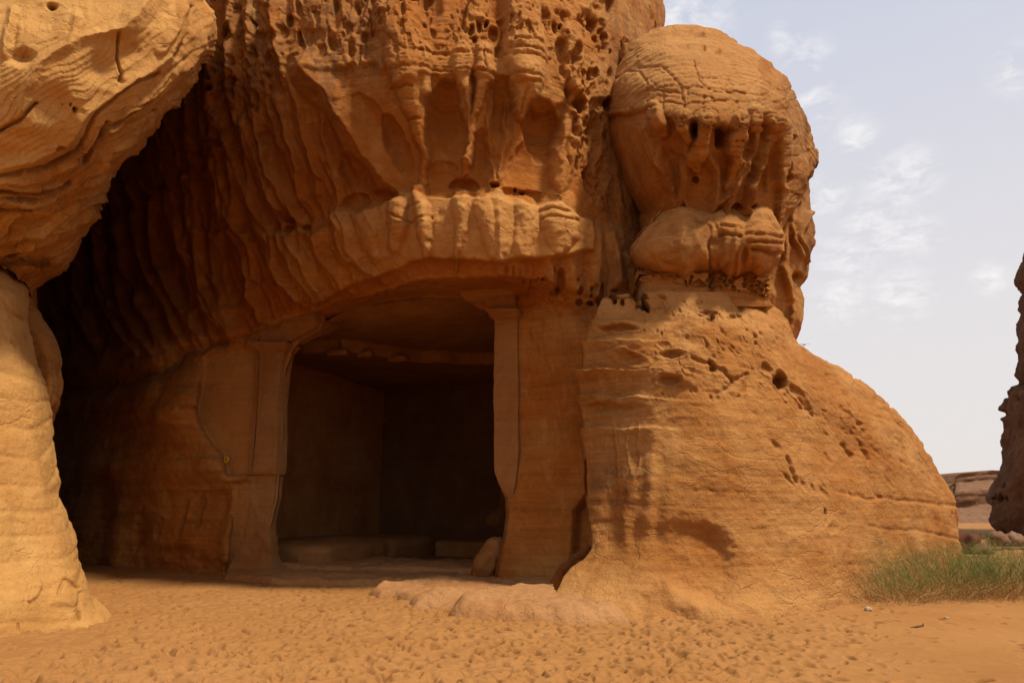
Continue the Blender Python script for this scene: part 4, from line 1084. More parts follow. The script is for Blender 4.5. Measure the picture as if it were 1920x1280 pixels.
# small pinnacle at the head's left shoulder
def blob(name, c, r, mat, parent, seed, amp=.25, n=36, flat_bottom=None, freq=1.2):
    th = np.linspace(0, math.pi, n); ph = np.linspace(0, 2 * math.pi, n * 2, endpoint=False)
    TH, PH = np.meshgrid(th, ph, indexing='ij')
    d = np.stack([np.sin(TH) * np.cos(PH), np.sin(TH) * np.sin(PH), np.cos(TH)], -1)
    k = 1 + amp * fbm(d[..., 0] * freq + seed, d[..., 1] * freq, d[..., 2] * freq, 4, seed) + amp * .35 * fbm(d[..., 0] * freq * 4, d[..., 1] * freq * 4, d[..., 2] * freq * 4 + seed, 3, seed + 1)
    P = np.array(c) + d * np.array(r) * k[..., None]
    if flat_bottom is not None: P[..., 2] = np.maximum(P[..., 2], flat_bottom)
    F = grid_faces(n, n * 2, True)[:, ::-1]
    return mesh_np(name, P.reshape(-1, 3), [F], mat, parent)
blob("pinnacle", at(1171, 104, 14.6), (.17, .2, .36), M_dome, outc, 341, .35, 30)
blob("pinnacle", at(1172, 78, 14.6), (.10, .12, .16), M_dome, outc, 342, .3, 24)

# --- collar between head and skirt
coL = [(383, 1258), (388, 1246), (400, 1235), (420, 1216), (440, 1196), (460, 1182), (480, 1179), (500, 1192), (520, 1203), (540, 1210)]
coR = [(383, 1268), (390, 1330), (397, 1368), (405, 1402), (412, 1440), (425, 1462), (445, 1470), (470, 1466), (490, 1455), (510, 1442), (540, 1432)]
coT = Table([1170, 1220, 1280, 1340, 1400, 1440, 1480], [370, 400, 430, 460, 490, 520, 550],
            [[14, 13.7, 13.3, 13.3, 13.4, 13.6, 14], [13.8, 13.2, 12.8, 12.9, 12.9, 13.0, 13.6], [13.6, 12.8, 12.4, 12.6, 12.5, 12.6, 13.3], [13.5, 12.6, 12.3, 12.5, 12.4, 12.5, 13.2],
             [13.6, 12.8, 12.5, 12.7, 12.7, 12.9, 13.5], [13.8, 13.1, 12.9, 13.0, 13.1, 13.3, 13.8], [14, 13.4, 13.2, 13.3, 13.4, 13.6, 14]], 10)
def collar_sculpt(px, py, P):
    x, y, z = P[..., 0], P[..., 1], P[..., 2]
    H = np.zeros(px.shape); T = tint_zero(px)
    wx = px + 3 * vnoise(px * .05, py * .05, px * 0, 401); wy = py + 3 * vnoise(px * .05, py * .05, px * 0, 403)
    RH = ribs(wx, wy, np.zeros(px.shape), [S((1350, 405, 20, .2), (1375, 425, 26, .09), (1372, 465, 16, .09), (1355, 495, 8, .16)), S((1425, 418, 26, .2), (1440, 440, 30, .10), (1436, 480, 24, .08), (1420, 505, 12, .18))], 1.5, layered=.16)
    RH = np.maximum(RH, ribs(wx, wy, np.zeros(px.shape), [S((1330, 410, 6, .15), (1310, 440, 7, .2), (1285, 490, 8, .2), (1282, 512, 6, .15)), S((1385, 430, 7, .18), (1375, 465, 7, .22), (1366, 505, 6, .2)),
                                                          S((1410, 435, 7, .2), (1385, 470, 6, .2), (1378, 510, 5, .16)), S((1276, 388, 16, .1), (1280, 440, 8, .1), (1278, 500, 5, .1))], cusp=1.3, widen=2.6))
    H += RH
    H = pits(wx, wy, H, [(1340, 460, 18, 38, .16, 18), (1395, 480, 12, 26, .16, 10), (1310, 400, 22, 5, .05, 10)], .8)
    H = cracks(wx, wy, H, [[(1300, 392), (1350, 400), (1400, 412), (1440, 420)], [(1332, 428), (1333, 510)], [(1398, 426), (1430, 422), (1462, 432)], [(1400, 440), (1465, 444)], [(1405, 455), (1462, 458)], [(1412, 470), (1455, 474)], [(1352, 424), (1392, 428)], [(1350, 440), (1390, 443)], [(1258, 400), (1300, 405), (1330, 425)]], 2.4, .1)
    H += .10 * fbm(x * 1, y * 1, z * 1, 3, 411) + .05 * fbm(x * 3, y * 3, z * 4, 4, 412)
    H += .05 * np.abs(fbm(x * 2, y * 2, z * .8, 3, 414))
    T[..., 1] = .5 * ss(430 - py, 0, 40) * (px > 0); T[..., 3] = 1
    return H, T
rock_body("rock_collar", M_dome, (383, 514), coL, coR, lambda a, b: coT(a, b), collar_sculpt, 1.9, outline=[(1340, 516), (1240, 512), (1200, 505), (1192, 500), (1179, 480), (1182, 460), (1216, 420), (1258, 383), (1330, 388), (1402, 403), (1440, 411), (1466, 430), (1470, 445), (1455, 490), (1442, 512), (1340, 516)], rpx=34, rm=.7, back=3.5, parent=outc, top_dense=True)
# --- honeycomb weathered layer
hcL = [(500, 1205), (560, 1196)]; hcR = [(500, 1446), (530, 1440), (560, 1438), (575, 1450)]
def hc_sculpt(px, py, P):
    x, y, z = P[..., 0], P[..., 1], P[..., 2]
    H = np.zeros(px.shape); T = tint_zero(px)
    top = np.interp(px, [1200, 1240, 1290, 1340, 1430], [518, 512, 508, 512, 520]); bot = np.interp(px, [1200, 1240, 1290, 1340, 1400, 1440], [528, 524, 536, 540, 548, 560])
    comb_ = ss(py, top - 3, top + 2) * (1 - ss(py, bot - 2, bot + 2))
    f1, f2, i_ = worley2(px / 13 + .25 * vnoise(px * .1, py * .1, px * 0, 9), py / 9.5 + .25 * vnoise(px * .1, py * .1, px * 0, 8), 421)
    e_ = f2 - f1
    cell = ss(e_, .06, .28)
    H += comb_ * (.07 - .12 * cell * ss(i_, .12, .3) * np.where(px < 1285, .5, 1))
    H -= .16 * np.exp(-((px - 1334) / 5.) ** 2) * ss(py, 500, 520)
    H += .03 * fbm(x * 3, y * 3, z * 3, 3, 422)
    T[..., 1] = .45 * comb_ * (1 - cell); T[..., 3] = 1
    return H, T
rock_body("honeycomb_layer", M_dome, (500, 575), hcL, hcR, lambda a, b: 13.2 + .0000 * a + ((a - 1320) / 130.) ** 2 * .45, hc_sculpt, 1.1, outline=[(1205, 500), (1196, 560), (1190, 700)], rpx=20, rm=.4, back=3, parent=outc)
# --- rear slab showing past the head on the right
rsL = [(270, 1430), (640, 1440), (720, 1460)]
rsR = [(270, 1508), (300, 1519), (350, 1519), (400, 1521), (450, 1522), (490, 1519), (505, 1518), (520, 1512), (538, 1500), (548, 1503), (575, 1507), (600, 1504), (620, 1497), (640, 1490), (720, 1478)]
def slab_sculpt(px, py, P):
    x, y, z = P[..., 0], P[..., 1], P[..., 2]
    T = tint_zero(px); T[..., 3] = 1
    wx = px + 3 * vnoise(px * .06, py * .06, px * 0, 431)
    H = ribs(wx, py, np.zeros(px.shape), [S((1505, 300, 8, .2), (1490, 360, 9, .24), (1480, 420, 8, .2), (1500, 480, 7, .2)), S((1470, 420, 12, .2), (1468, 500, 10, .24), (1480, 560, 8, .2)), S((1515, 400, 6, .2), (1500, 440, 8, .24), (1512, 490, 6, .2))], .4)
    H = pits(wx, py, H, [(1495, 390, 9, 24, .2, 10), (1485, 450, 8, 20, .2), (1492, 520, 10, 14, .3), (1478, 590, 8, 24, .2)], .7)
    H += .12 * fbm(x * 1.2, y * 1.2, z * 1.2, 4, 433) + .04 * fbm(x * 4, y * 4, z * 3, 4, 434)
    T[..., 0] = .6 * ss(px, 1496, 1512)
    return H, T
rock_body("rear_slab", M_dome, (270, 720), rsL, rsR, lambda a, b: 15.2 + (a - 1480) * .006 + np.abs(b - 450) * .002, slab_sculpt, 2.1, outline=[(p[1], p[0]) for p in rsR], rpx=22, rm=.8, back=4, parent=outc)

# ================================================================== LEFT FOREGROUND ROCKS
lbR = [(-300, 330), (-150, 380), (-60, 392), (0, 390), (20, 391), (60, 396), (90, 392), (125, 381), (150, 372), (165, 363), (178, 350), (190, 340), (204, 333), (215, 312), (235, 298), (250, 284), (290, 250), (320, 226), (340, 212), (360, 203), (384, 192), (400, 185),
       (420, 172), (440, 162), (460, 155), (480, 143), (500, 130), (512, 122), (522, 104), (530, 84), (545, 62), (552, 58)]
lbL = [(-300, -420), (480, -420), (490, -200), (498, 0), (512, 26), (525, 42), (540, 56), (552, 57)]
lbT = Table([-300, -100, 50, 150, 250, 350, 420], [-300, -100, 50, 150, 250, 350, 450, 520, 560],
            [[9.5, 9.6, 9.8, 10.0, 10.4, 11.0, 11.8], [8.6, 8.5, 8.6, 8.8, 9.2, 9.9, 10.8], [8.3, 8.1, 8.2, 8.4, 8.8, 9.5, 10.4], [8.3, 8.1, 8.2, 8.5, 9.1, 9.8, 10.6], [8.6, 8.3, 8.5, 9.0, 9.8, 10.6, 11.2],
             [9.0, 8.8, 9.2, 10.0, 10.8, 11.4, 12], [9.6, 9.6, 10.2, 11.2, 12, 12.4, 13], [10.2, 10.3, 11.2, 12.0, 12.6, 13, 13.5], [10.6, 10.8, 11.8, 12.6, 13, 13.5, 14]], 22)
LB_RIBS = [S((0, 318, 9, .10), (60, 305, 9, .10), (125, 268, 9, .12), (150, 225, 9, .12), (190, 190, 9, .12), (270, 142, 10, .14), (320, 112, 10, .14), (345, 60, 12, .14), (350, 0, 12, .1)),
           S((0, 345, 8, .12), (80, 335, 8, .13), (140, 300, 9, .14), (180, 262, 8, .14), (240, 215, 8, .14), (290, 180, 8, .13), (350, 120, 8, .12)),
           S((0, 352, 6, .10), (100, 348, 7, .12), (160, 300, 6, .12), (200, 245, 6, .12), (270, 200, 6, .1)),
           S((0, 376, 9, .14), (60, 382, 9, .15), (110, 368, 9, .16), (160, 345, 8, .14), (200, 330, 8, .12)),
           S((40, 400, 7, .1), (90, 395, 8, .12), (150, 350, 7, .12), (190, 310, 7, .12), (250, 265, 7, .1)),
           S((0, 452, 9, .12), (60, 446, 9, .14), (120, 432, 9, .12), (170, 400, 8, .1)), S((0, 480, 8, .12), (50, 470, 8, .14), (100, 452, 8, .12), (140, 430, 7, .1)),
           S((68, 125, 10, .12), (100, 100, 9, .12), (150, 72, 10, .12), (200, 62, 10, .14), (232, 55, 13, .24), (262, 25, 20, .28), (280, 0, 22, .28), (300, -40, 24, .3)),
           S((68, 128, 9, .12), (50, 170, 9, .12), (45, 215, 8, .08)), S((145, 30, 10, .16), (140, 60, 8, .12), (120, 90, 7, .1)), S((22, 20, 9, .16), (12, 70, 8, .18), (8, 100, 6, .12)),
           S((225, 62, 5, .04), (222, 100, 5, .05), (230, 140, 5, .05)), S((350, 15, 16, .18), (335, 60, 14, .2), (310, 100, 10, .16)), S((385, 20, 14, .16), (375, 90, 14, .2), (350, 130, 10, .16))]
def lb_sculpt(px, py, P):
    x, y, z = P[..., 0], P[..., 1], P[..., 2]
    H = np.zeros(px.shape); T = tint_zero(px); T[..., 3] = 1
    wx = px + 5 * vnoise(px * .02, py * .02, px * 0, 501) + 1.6 * vnoise(px * .09, py * .09, px * 0, 502)
    wy = py + 5 * vnoise(px * .02, py * .02, px * 0, 503) + 1.6 * vnoise(px * .09, py * .09, px * 0, 504)
    H = pits(wx, wy, H, [(38, 108, 34, 24, .22, 15), (92, 6, 15, 9, .3, 0), (145, 45, 24, 40, .10, 20), (180, 130, 70, 48, .16, -30), (250, 95, 50, 28, .14, -38), (100, 190, 50, 60, .12, 20), (50, 260, 80, 34, .10, 0), (80, 30, 50, 40, .12, 10),
                         (20, 290, 60, 24, .08, 0), (60, 410, 60, 20, .12, -10), (20, 60, 16, 40, .1, 0)], 1.0)
    LR = ribs(wx, wy, np.zeros(px.shape), LB_RIBS, cusp=1.3, widen=1.7)
    H += LR * 1.0
    H = pits(wx, wy, H, [(136, 198, 3, 4, .14), (144, 207, 5, 7, .18), (116, 200, 2, 2, .06), (290, 212, 10, 4, .2, -20), (20, 480, 22, 5, .3, -8), (35, 372, 60, 5, .14, -2), (110, 280, 14, 5, .1, -30)], .6)
    H = cracks(wx, wy, H, [[(0, 332), (80, 318), (140, 282), (185, 205), (250, 160), (300, 135)], [(0, 362), (90, 358), (130, 340)], [(150, 290), (200, 240), (280, 195)], [(222, 62), (222, 110), (232, 140), (228, 155)], [(0, 250), (50, 215), (70, 195)],
                            [(200, 230), (170, 275), (150, 300)], [(0, 395), (60, 392)], [(330, 110), (355, 70), (360, 10)]], 3.2, .15)
    # flowing grooves parallel to the lower edge
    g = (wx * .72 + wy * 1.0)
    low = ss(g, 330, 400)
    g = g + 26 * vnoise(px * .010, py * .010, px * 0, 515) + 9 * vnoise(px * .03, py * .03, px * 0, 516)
    def stria(f_, sd_): 
        q_ = g * f_ + 1.2 * vnoise(px * .012, py * .012, px * 0, sd_)
        w_ = q_ - np.floor(q_)
        return w_ ** 1.5 - .4
    H += low * (.085 * stria(.021, 511) + .045 * stria(.045, 512) + .02 * stria(.10, 513))
    H += (1 - low) * (px > 0) * (.015 * stria(.06, 514))
    H += .09 * fbm(x * .7, y * .7, z * .7, 3, 521) + .03 * fbm(x * 2.4, y * 2.4, z * 2.4, 4, 522) + .012 * fbm(x * 9, y * 9, z * 9, 3, 523) * (px > 290) + .005 * fbm(x * 9, y * 9, z * 9, 3, 523)
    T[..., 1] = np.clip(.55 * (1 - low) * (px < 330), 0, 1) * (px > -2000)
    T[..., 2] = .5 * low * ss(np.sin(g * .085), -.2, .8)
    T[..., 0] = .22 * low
    return H, T
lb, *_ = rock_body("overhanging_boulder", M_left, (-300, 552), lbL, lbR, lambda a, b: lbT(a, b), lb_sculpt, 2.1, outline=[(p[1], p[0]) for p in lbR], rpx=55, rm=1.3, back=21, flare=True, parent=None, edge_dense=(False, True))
tag(lb, "smooth cream coloured boulder overhanging from the top left corner", "boulder")
llR = [(482, -40), (490, 0), (500, 14), (513, 25), (533, 40), (547, 50), (580, 51), (600, 53), (640, 61), (667, 68), (717, 87), (773, 98), (827, 103), (850, 108), (877, 110), (903, 116), (923, 114), (957, 127), (985, 137), (1020, 147), (1047, 148), (1083, 160), (1113, 167), (1130, 180), (1145, 195), (1160, 205), (1172, 212), (1240, 225)]
llL = [(482, -420), (1240, -420)]
llT = Table([-420, -100, 0, 60, 110, 160, 210], [470, 560, 680, 800, 920, 1040, 1120, 1165, 1200, 1240],
            [[9, 10, 10.8, 11.3, 11.8, 12, 12], [8.6, 9.6, 10.4, 10.9, 11.4, 12, 12], [8.4, 9.3, 10.1, 10.6, 11.2, 11.8, 12], [8.3, 9.1, 9.9, 10.4, 11.0, 11.6, 12], [8.2, 9.0, 9.7, 10.2, 10.7, 11.2, 11.6],
             [8.1, 8.8, 9.5, 9.9, 10.3, 10.7, 11.1], [8.0, 8.6, 9.25, 9.6, 9.95, 10.3, 10.6], [7.9, 8.5, 9.15, 9.5, 9.8, 10.1, 10.25], [7.9, 8.5, 9.12, 9.45, 9.75, 10.0, 10.2], [7.9, 8.5, 9.12, 9.45, 9.75, 10.0, 10.2]], 16)
def ll_sculpt(px, py, P):
    x, y, z = P[..., 0], P[..., 1], P[..., 2]
    T = tint_zero(px); T[..., 3] = 1
    wx = px + 3 * vnoise(px * .04, py * .04, px * 0, 601); wy = py + 3 * vnoise(px * .04, py * .04, px * 0, 603)
    H = np.zeros(px.shape)
    H += .06 * poly_mask(wx, wy, [(52, 1128), (60, 1095), (75, 1090), (77, 1100), (68, 1120), (56, 1130)], 3)
    H += .05 * poly_mask(wx, wy, [(100, 1078), (140, 1072), (146, 1100), (160, 1130), (100, 1130)], 7)
    H = cracks(wx, wy, H, [[(0, 556), (15, 572), (30, 590), (45, 600), (52, 620), (68, 680)], [(110, 1110), (120, 1085), (145, 1102)], [(150, 1155), (153, 1130), (150, 1110)], [(25, 640), (35, 650)]], 3, .06)
    H = pits(wx, wy, H, [(152, 1145, 5, 18, .12), (33, 1175, 4, 14, .05)], .8)
    lay = z * 2.6 + x * .25 + .7 * fbm(x * .4, y * .4, z * .4, 2, 611)
    f = lay - np.floor(lay)
    H -= .018 * np.exp(-((f - .5) / .12) ** 2)
    H += .07 * fbm(x * .8, y * .8, z * .6, 3, 621) + .028 * fbm(x * 2.4, y * 2.4, z * 3.4, 4, 622) + .006 * fbm(x * 9, y * 9, z * 12, 3, 623)
    T[..., 1] = .35 * (px > -5000)
    return H, T
ll, *_ = rock_body("foreground_rock", M_left, (482, 1235), llL, llR, lambda a, b: llT(a, b), ll_sculpt, 2.1, outline=[(p[1], p[0]) for p in llR], rpx=42, rm=1.0, back=16, flare=True, edge_dense=(False, True))
tag(ll, "pale sandstone wall standing on the sand at the left edge, bright in the sun", "rock")
mrL = [(540, 20), (800, 20)]
mrR = [(540, 56), (560, 62), (573, 67), (597, 77), (615, 90), (633, 102), (660, 112), (683, 117), (710, 118), (733, 115), (755, 109), (780, 100), (800, 92)]
def mr_sculpt(px, py, P):
    x, y, z = P[..., 0], P[..., 1], P[..., 2]
    T = tint_zero(px); T[..., 3] = 1; T[..., 0] = .25
    return .10 * fbm(x, y, z, 3, 631) + .05 * fbm(x * 3, y * 3, z * 3, 4, 632), T
mr, *_ = rock_body("middle_rock", M_cliff, (540, 800), mrL, mrR, lambda a, b: 12.6 + 0 * a, mr_sculpt, 2.2, outline=[(p[1], p[0]) for p in mrR], rpx=30, rm=1.0, back=18, flare=True)
mr.name = "leaning_rock"
tag(mr, "darker brown rock wedged behind the bright left wall beneath the overhanging boulder", "rock")

# ================================================================== SAND
def dune_base(X, Y):
    z = .05 * fbm(X * .25, Y * .25, X * 0, 3, 701)
    far = ss(Y, 62, 150) * -6.0
    # raised drift against the rocks and a bright dune behind the outcrop
    z = z + .28 * np.exp(-(((X - 43) / 7.) ** 2 + ((Y - 60) / 5.) ** 2))
    z = z * ss(Y, 3, 8) + far
    return z
ys = np.concatenate([np.exp(np.linspace(math.log(3.5), math.log(6.0), 60))[:-1], np.exp(np.linspace(math.log(6.0), math.log(18), 620))[:-1], np.exp(np.linspace(math.log(18), math.log(190), 170))])
ks = np.linspace(-1.0, 1.0, 1020)
XX = ks[None, :] * ys[:, None]; YY = np.broadcast_to(ys[:, None], XX.shape)
ZZ = dune_base(XX, YY)
# wind ripples on the quiet right side
rp = ss(XX / YY, .12, .3) * ss(YY, 5, 7) * (1 - ss(YY, 14, 20))
ZZ = ZZ + rp * .008 * np.sin((YY * 1.0 + XX * .35) * 26 + 3 * fbm(XX * .6, YY * .6, XX * 0, 2, 703))
ZZ = ZZ + .010 * fbm(XX * 3.2, YY * 3.2, XX * 0, 3, 704)
rng = np.random.default_rng(4)
def stamp(n, box, dens):
    global ZZ
    for _ in range(n):
        yy = rng.uniform(box[2], box[3]); xx = rng.uniform(box[0], box[1]) * yy
        if rng.random() > dens(xx, yy): continue
        a = rng.normal(-.55, .9) if rng.random() < .7 else rng.uniform(0, math.pi)
        Lh = rng.uniform(.05, .13); Wh = Lh * rng.uniform(.42, .62); dep = rng.uniform(.018, .05)
        i0, i1 = np.searchsorted(ys, [yy - Lh * 1.8, yy + Lh * 1.8])
        j0, j1 = np.searchsorted(ks, [(xx - Lh * 1.8) / yy, (xx + Lh * 1.8) / yy])
        if i1 - i0 < 2 or j1 - j0 < 2: continue
        X = XX[i0:i1, j0:j1] - xx; Y = YY[i0:i1, j0:j1] - yy
        u = X * math.cos(a) + Y * math.sin(a); v = -X * math.sin(a) + Y * math.cos(a)
        r = np.sqrt((u / Lh) ** 2 + (v / Wh) ** 2 * (1 + .3 * u / Lh))
        ZZ[i0:i1, j0:j1] += -dep * np.exp(-(r / .9) ** 3.2) + dep * .12 * np.exp(-((r - 1.3) / .3) ** 2)
def dens(x, y):
    k = x / y
    d = 1.0
    if k > .30: d = max(.06, 1 - (k - .26) * 3.2)
    if x < -5.0 and y < 9.5: d *= .45
    if y > 16: d *= .6
    return d
stamp(19000, (-.85, .80, 5.6, 20), dens)
sm, sn, sl, sb = new_mat("footprinted_sand")
sgeo = sn.new("ShaderNodeNewGeometry").outputs["Position"]
c1 = N_ramp(sn, sl, N_noise(sn, sl, sgeo, .5, 5), [(.3, (.275, .122, .034)), (.7, (.32, .152, .048))])
c2 = N_mix(sn, sl, .5, c1, N_ramp(sn, sl, N_noise(sn, sl, sgeo, 60, 3, .8), [(.25, (.75, .72, .70)), (.75, (1.2, 1.2, 1.2))]), 'MULTIPLY')
sl.new(c2, sb.inputs["Base Color"])
hb = N_math(sn, sl, 'ADD', N_math(sn, sl, 'MULTIPLY', N_noise(sn, sl, sgeo, 14, 6, .7), .007), N_math(sn, sl, 'MULTIPLY', N_noise(sn, sl, sgeo, 120, 2, .7), .003))
sbp = sn.new("ShaderNodeBump"); sbp.inputs["Distance"].default_value = 1.0; sbp.inputs["Strength"].default_value = .8
sl.new(hb, sbp.inputs["Height"]); sl.new(sbp.outputs[0], sb.inputs["Normal"])
P = np.stack([XX, YY, ZZ], -1)
P[:, 0, 2] -= .8; P[:, -1, 2] -= .8; P[0, :, 2] -= .5
ZZ = np.maximum(ZZ, dune_base(XX, YY) - .085)
P = np.stack([XX, YY, ZZ], -1)
P[:, 0, 2] -= .8; P[:, -1, 2] -= .8; P[0, :, 2] -= .5
g = mesh_np("sand_ground", P.reshape(-1, 3), [grid_faces(len(ys), len(ks))[:, ::-1]], sm)
tag(g, kind='structure')
xs = np.concatenate([-np.exp(np.linspace(math.log(4000), math.log(3), 60)), np.exp(np.linspace(math.log(3), math.log(4000), 60))])
ys2 = np.concatenate([-np.exp(np.linspace(math.log(3000), math.log(5), 40)), np.linspace(-3, 44, 40), np.exp(np.linspace(math.log(46), math.log(4500), 70))])
X2, Y2 = np.meshgrid(xs, ys2)
Z2 = -.12 + ss(Y2, 60, 148) * -6.2
g2 = mesh_np("desert_plain", np.stack([X2, Y2, Z2], -1).reshape(-1, 3), [grid_faces(len(ys2), len(xs))[:, ::-1]], sm)
tag(g2, kind='structure')

# ================================================================== FAR THINGS
# rock tower at the right edge
twL = [(150, 2110), (200, 2030), (280, 1985), (380, 1960), (430, 1925), (490, 1919), (503, 1911), (525, 1905), (535, 1908), (548, 1915), (552, 1917), (570, 1913), (600, 1912), (640, 1910), (700, 1908), (716, 1898), (730, 1888), (750, 1881), (765, 1875), (780, 1877), (800, 1880), (840, 1876), (868, 1872), (885, 1862), (905, 1850), (930, 1841), (950, 1847), (985, 1850), (1000, 1862), (1010, 1872), (1030, 1880)]
twR = [(150, 2130), (200, 2170), (480, 2200), (1030, 2280)]
def tw_sculpt(px, py, P):
    x, y, z = P[..., 0], P[..., 1], P[..., 2]
    T = tint_zero(px); T[..., 3] = 1; T[..., 0] = .45  # dark tint over a base colour already darkened for shade
    H = .45 * fbm(x * .35, y * .35, z * .4, 4, 801) + .16 * fbm(x * 1.3, y * 1.3, z * 1.0, 4, 802) + .05 * fbm(x * 5, y * 5, z * 4, 3, 803)
    H = pits(px, py, H, rnd_pits(random.Random(3), 60, (1850, 520, 1990, 1000), (2, 8), (3, 14), (.1, .5), (-20, 20)), .7)
    H -= .35 * np.exp(-((py - 715) / 7.) ** 2) * (px > 0)
    return H, T
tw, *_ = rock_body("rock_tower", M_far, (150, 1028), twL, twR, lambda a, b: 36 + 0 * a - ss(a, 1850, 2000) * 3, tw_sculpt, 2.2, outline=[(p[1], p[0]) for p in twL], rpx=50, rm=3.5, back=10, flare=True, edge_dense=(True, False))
tag(tw, "weathered rock tower at the right edge, shade put into its dark colour", "rock")
# distant mesa
mh = [(1450, 950), (1560, 936), (1690, 925), (1730, 922), (1765, 910), (1785, 906), (1792, 903), (1789, 897), (1791, 891), (1800, 887), (1830, 883), (1858, 881), (1900, 882), (1980, 880), (2050, 884), (2200, 890)]
mx = np.arange(1450, 2210, 2); 
rows = []
topY = np.interp(mx, [p[0] for p in mh], [p[1] for p in mh])
nlev = 60
for k in range(nlev):
    f = k / (nlev - 1)
    pyv = topY + (1000 - topY) * f
    st = 222 - 12 * ss(f, .15, .3) - 14 * ss(f, .5, .9) + 1.2 * fbm(mx * .02, np.full(mx.shape, f * 9.), mx * 0, 4, 811) 
    rows.append(at(mx, pyv, st))
Pm = np.stack(rows)
bk = rows[0].copy(); bk[:, 1] += 60; bk2 = rows[0].copy(); bk2[:, 1] += 64; bk2[:, 2] = -8
Pm = np.concatenate([bk2[None], bk[None], Pm])
ms = mesh_np("distant_mesa", Pm.reshape(-1, 3), [grid_faces(Pm.shape[0], Pm.shape[1])[:, ::-1]], M_mesa)
tag(ms, "flat topped pale brown mesa far off between the outcrop and the dark tower", "mesa")

# ================================================================== STONES
M_red = rock_mat("red_brown_stone", (.16, .06, .03), (.25, .12, .07), (.10, .03, .02), bed=.3, bump=.5)
M_grey = rock_mat("grey_stone", (.24, .13, .07), (.33, .20, .12), (.17, .08, .04), bed=.3, bump=.5)
M_white = rock_mat("pale_pebble", (.55, .42, .28), (.68, .55, .40), (.45, .3, .18), bed=.2, bump=.3)
stones = [(1817, 1036, .50, .48, M_red, "largest red brown stone lying just past the outcrop foot"), (1840, 1037, .38, .27, M_grey, "grey brown stone directly right of the red brown one"),
          (1876, 1024, .42, .40, M_grey, "grey stone under the dark rock tower, left one of the pair"), (1904, 1024, .42, .42, M_grey, "grey stone under the dark rock tower, right one of the pair"),
          (1628, 1143, .055, .038, M_white, "tiny white stone on the sand before the left end of the shrubs"), (1775, 1160, .035, .022, M_white, "tiny white stone on the sand below the middle of the shrubs")]
for i, (px_, py_, rx, rz, mt_, lab) in enumerate(stones):
    p = on_ground(px_, py_)
    e_ = blob("stone", (p[0], p[1], rz * .45 + float(dune_base(np.array(p[0]), np.array(p[1])))), (rx, rx * .8, rz), mt_, None, 820 + i, .3, 18)
    tag(e_, lab, "stone", "loose stones on the sand right of the outcrop")
# low rubble edge under the tower
k = 0
for i in range(14):
    px_ = 1862 + i * 6.2
    p = on_ground(px_, 1030 + random.Random(i).uniform(-2, 2))
    b_ = blob("rubble_stone", (p[0], p[1], .02), (.09 + .05 * random.Random(i + 50).random(), .1, .07), M_grey, None, 850 + i, .35, 9)
    tag(b_, "small rubble stone in the row at the foot of the dark tower", "stone", "rubble along the foot of the dark tower")
# stick lying on the sand
def tube(name, pts, rad, mat, parent=None, sides=7):
    pts = np.array(pts, float); rad = np.broadcast_to(rad, (len(pts),))
    d = np.gradient(pts, axis=0); d /= np.linalg.norm(d, axis=1, keepdims=True)
    a = np.cross(d, [0.1, .2, 1]); a /= np.linalg.norm(a, axis=1, keepdims=True); b_ = np.cross(d, a)
    th = np.linspace(0, 2 * math.pi, sides, endpoint=False)
    P = pts[:, None] + rad[:, None, None] * (np.cos(th)[None, :, None] * a[:, None] + np.sin(th)[None, :, None] * b_[:, None])
    return mesh_np(name, P.reshape(-1, 3), [grid_faces(len(pts), sides, True)], mat, parent)
M_twig = flat_mat("dry_twig", (.12, .06, .03), .9)
p0, p1 = on_ground(1708, 1179), on_ground(1731, 1177)
tw_ = tube("stick", [p0 + [0, 0, .02], (p0 + p1) / 2 + [0, 0, .03], p1 + [0, 0, .03], p1 + [.01, 0, .06]], [.008, .010, .012, .008], M_twig)
tag(tw_, "short dark stick lying on the sand in front of the shrubs", "stick")

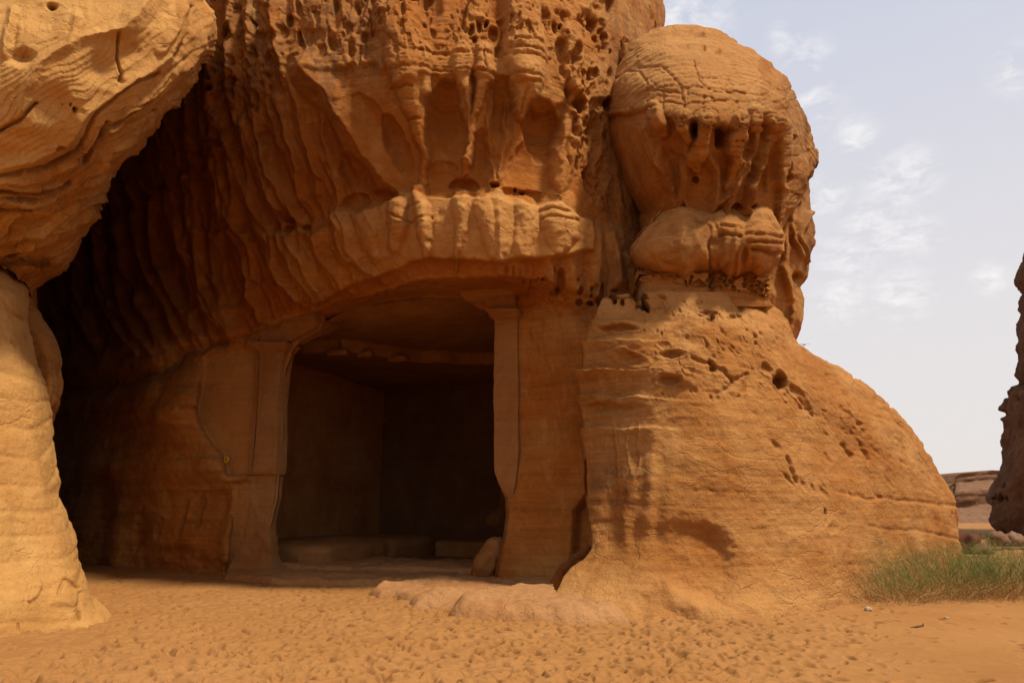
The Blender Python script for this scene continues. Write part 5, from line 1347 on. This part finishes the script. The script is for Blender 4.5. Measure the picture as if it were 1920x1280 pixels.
# ================================================================== SHRUBS
def stalk_mat(name, a, b_):
    m, n_, l_, s_ = new_mat(name)
    geo = n_.new("ShaderNodeNewGeometry").outputs["Position"]
    oi = N_noise(n_, l_, geo, 9, 3, .7)
    l_.new(N_ramp(n_, l_, oi, [(.3, a), (.7, b_)]), s_.inputs["Base Color"])
    s_.inputs["Roughness"].default_value = .7
    return m
M_green = stalk_mat("green_stalks", (.095, .115, .024), (.20, .21, .06))
M_straw = stalk_mat("straw_stalks", (.26, .13, .035), (.42, .26, .09))
def stalks(name, n, base_r, hgt, spread, width, mat, parent, seed, zlo=0.0, curl=.5, side=3, height_pow=.6):
    rs = np.random.default_rng(seed)
    V, F = [], []
    k = 0
    for _ in range(n):
        r = base_r * math.sqrt(rs.random()); a = rs.uniform(0, 2 * math.pi)
        b0 = np.array([r * math.cos(a) * 1.3, r * math.sin(a), zlo * rs.random()])
        a2 = a + rs.normal(0, .9)
        h = hgt * (.35 + .65 * rs.random() ** height_pow)
        lean = spread * rs.random() ** .7
        tip = b0 + np.array([math.cos(a2) * lean * 1.2, math.sin(a2) * lean, h])
        mid = (b0 + tip) / 2 + np.array([math.cos(a2) * -lean * .2, math.sin(a2) * -lean * .2, h * .12 * curl]) + rs.normal(0, .03, 3)
        npt = 5
        t = np.linspace(0, 1, npt)[:, None]
        c = (1 - t) ** 2 * b0 + 2 * t * (1 - t) * mid + t * t * tip + np.cumsum(rs.normal(0, .022, (npt, 3)), 0) * t
        d = c[-1] - c[0]; s = np.cross(d, rs.normal(0, 1, 3)); s /= np.linalg.norm(s) + 1e-9
        w = width * np.array([1, 1, .85, .6, .15])[:, None] * rs.uniform(.7, 1.3)
        V.append(np.stack([c - s * w, c + s * w], 1).reshape(-1, 3))
        for i in range(npt - 1):
            F.append((k + 2 * i, k + 2 * i + 1, k + 2 * i + 3, k + 2 * i + 2))
        k += npt * 2
        # side sprigs
        for q in range(side):
            tt = rs.uniform(.35, .95); pnt = (1 - tt) ** 2 * b0 + 2 * tt * (1 - tt) * mid + tt * tt * tip
            dr = rs.normal(0, 1, 3); dr[2] = abs(dr[2]) * .8 + .3; dr /= np.linalg.norm(dr); ln = rs.uniform(.05, .16) * hgt
            e1 = pnt + dr * ln; s2 = np.cross(dr, rs.normal(0, 1, 3)); s2 /= np.linalg.norm(s2) + 1e-9; w2 = width * .6
            V.append(np.array([pnt - s2 * w2, pnt + s2 * w2, e1 + s2 * w2 * .3, e1 - s2 * w2 * .3])); F.append((k, k + 1, k + 2, k + 3)); k += 4
    V = np.concatenate(V)
    o = mesh_np(name, V + np.array(parent.location), [np.array(F)], mat, parent, False)
    o['kind'] = 'stuff'
    return o
bush = [(1672, 1128, .42, .62, "leftmost low straw coloured shrub against the foot of the outcrop", 1.0, .45),
        (1730, 1122, .55, .85, "second shrub from the left, green above its dry stems at the outcrop foot", .9, 1.0),
        (1788, 1120, .55, .88, "third shrub from the left, standing where the outcrop foot ends", .8, 1.1),
        (1852, 1118, .60, .92, "tall green shrub right of the outcrop foot, fourth from the left", .8, 1.3),
        (1915, 1116, .60, .95, "rightmost green shrub cut by the right edge of the photo", .8, 1.3),
        (1885, 1108, .5, .85, "green shrub half hidden behind the two rightmost shrubs", .5, 1.2)]
for i, (px_, py_, r_, h_, lab, st_, gr_) in enumerate(bush):
    p = on_ground(px_, py_)
    e_ = empty("desert_shrub", tuple(p)); tag(e_, lab, "shrub", "shrubs at the foot of the outcrop")
    stalks("green_stalks", int(180 * gr_), r_, h_, .75, .0022, M_green, e_, 900 + i, zlo=.2, side=13)
    stalks("dry_stalks", int(230 * st_), r_ * 1.3, h_ * .55, .75, .0028, M_straw, e_, 930 + i, side=2, curl=1.6)
p = on_ground(1838, 1030)
e_ = empty("small_shrub", tuple(p)); tag(e_, "small distant shrub growing between the red brown stone and the dark tower", "shrub")
stalks("green_stalks", 55, .25, .85, .5, .007, M_green, e_, 961, side=3)
stalks("dry_stalks", 70, .3, .4, .4, .007, M_straw, e_, 962, side=2)
e2_ = empty("small_shrub", tuple(on_ground(1866, 1030))); tag(e2_, "low grey green shrub close to the stones under the dark tower", "shrub")
stalks("green_stalks", 22, .5, .35, .5, .006, M_green, e2_, 963, side=2)
# ================================================================== BIRD
bc_ = at(1508, 646, 60.0)
bird = empty("bird", tuple(bc_)); tag(bird, "tiny dark bird flying against the pale sky right of the outcrop", "bird")
blob("body", bc_, (.16, .06, .05), M_blk, bird, 971, .05, 10)
for sg in (-1, 1):
    W = np.array([[0, 0, 0], [.10, 0, 0], [.06, sg * .32, .09], [-.03, sg * .32, .09], [.0, sg * .6, .02]])
    W = W[:, [1, 0, 2]] if True else W
    mesh_np("wing", W + bc_, [np.array([[0, 1, 2, 3]]), np.array([[3, 2, 4]])], M_blk, bird, False)
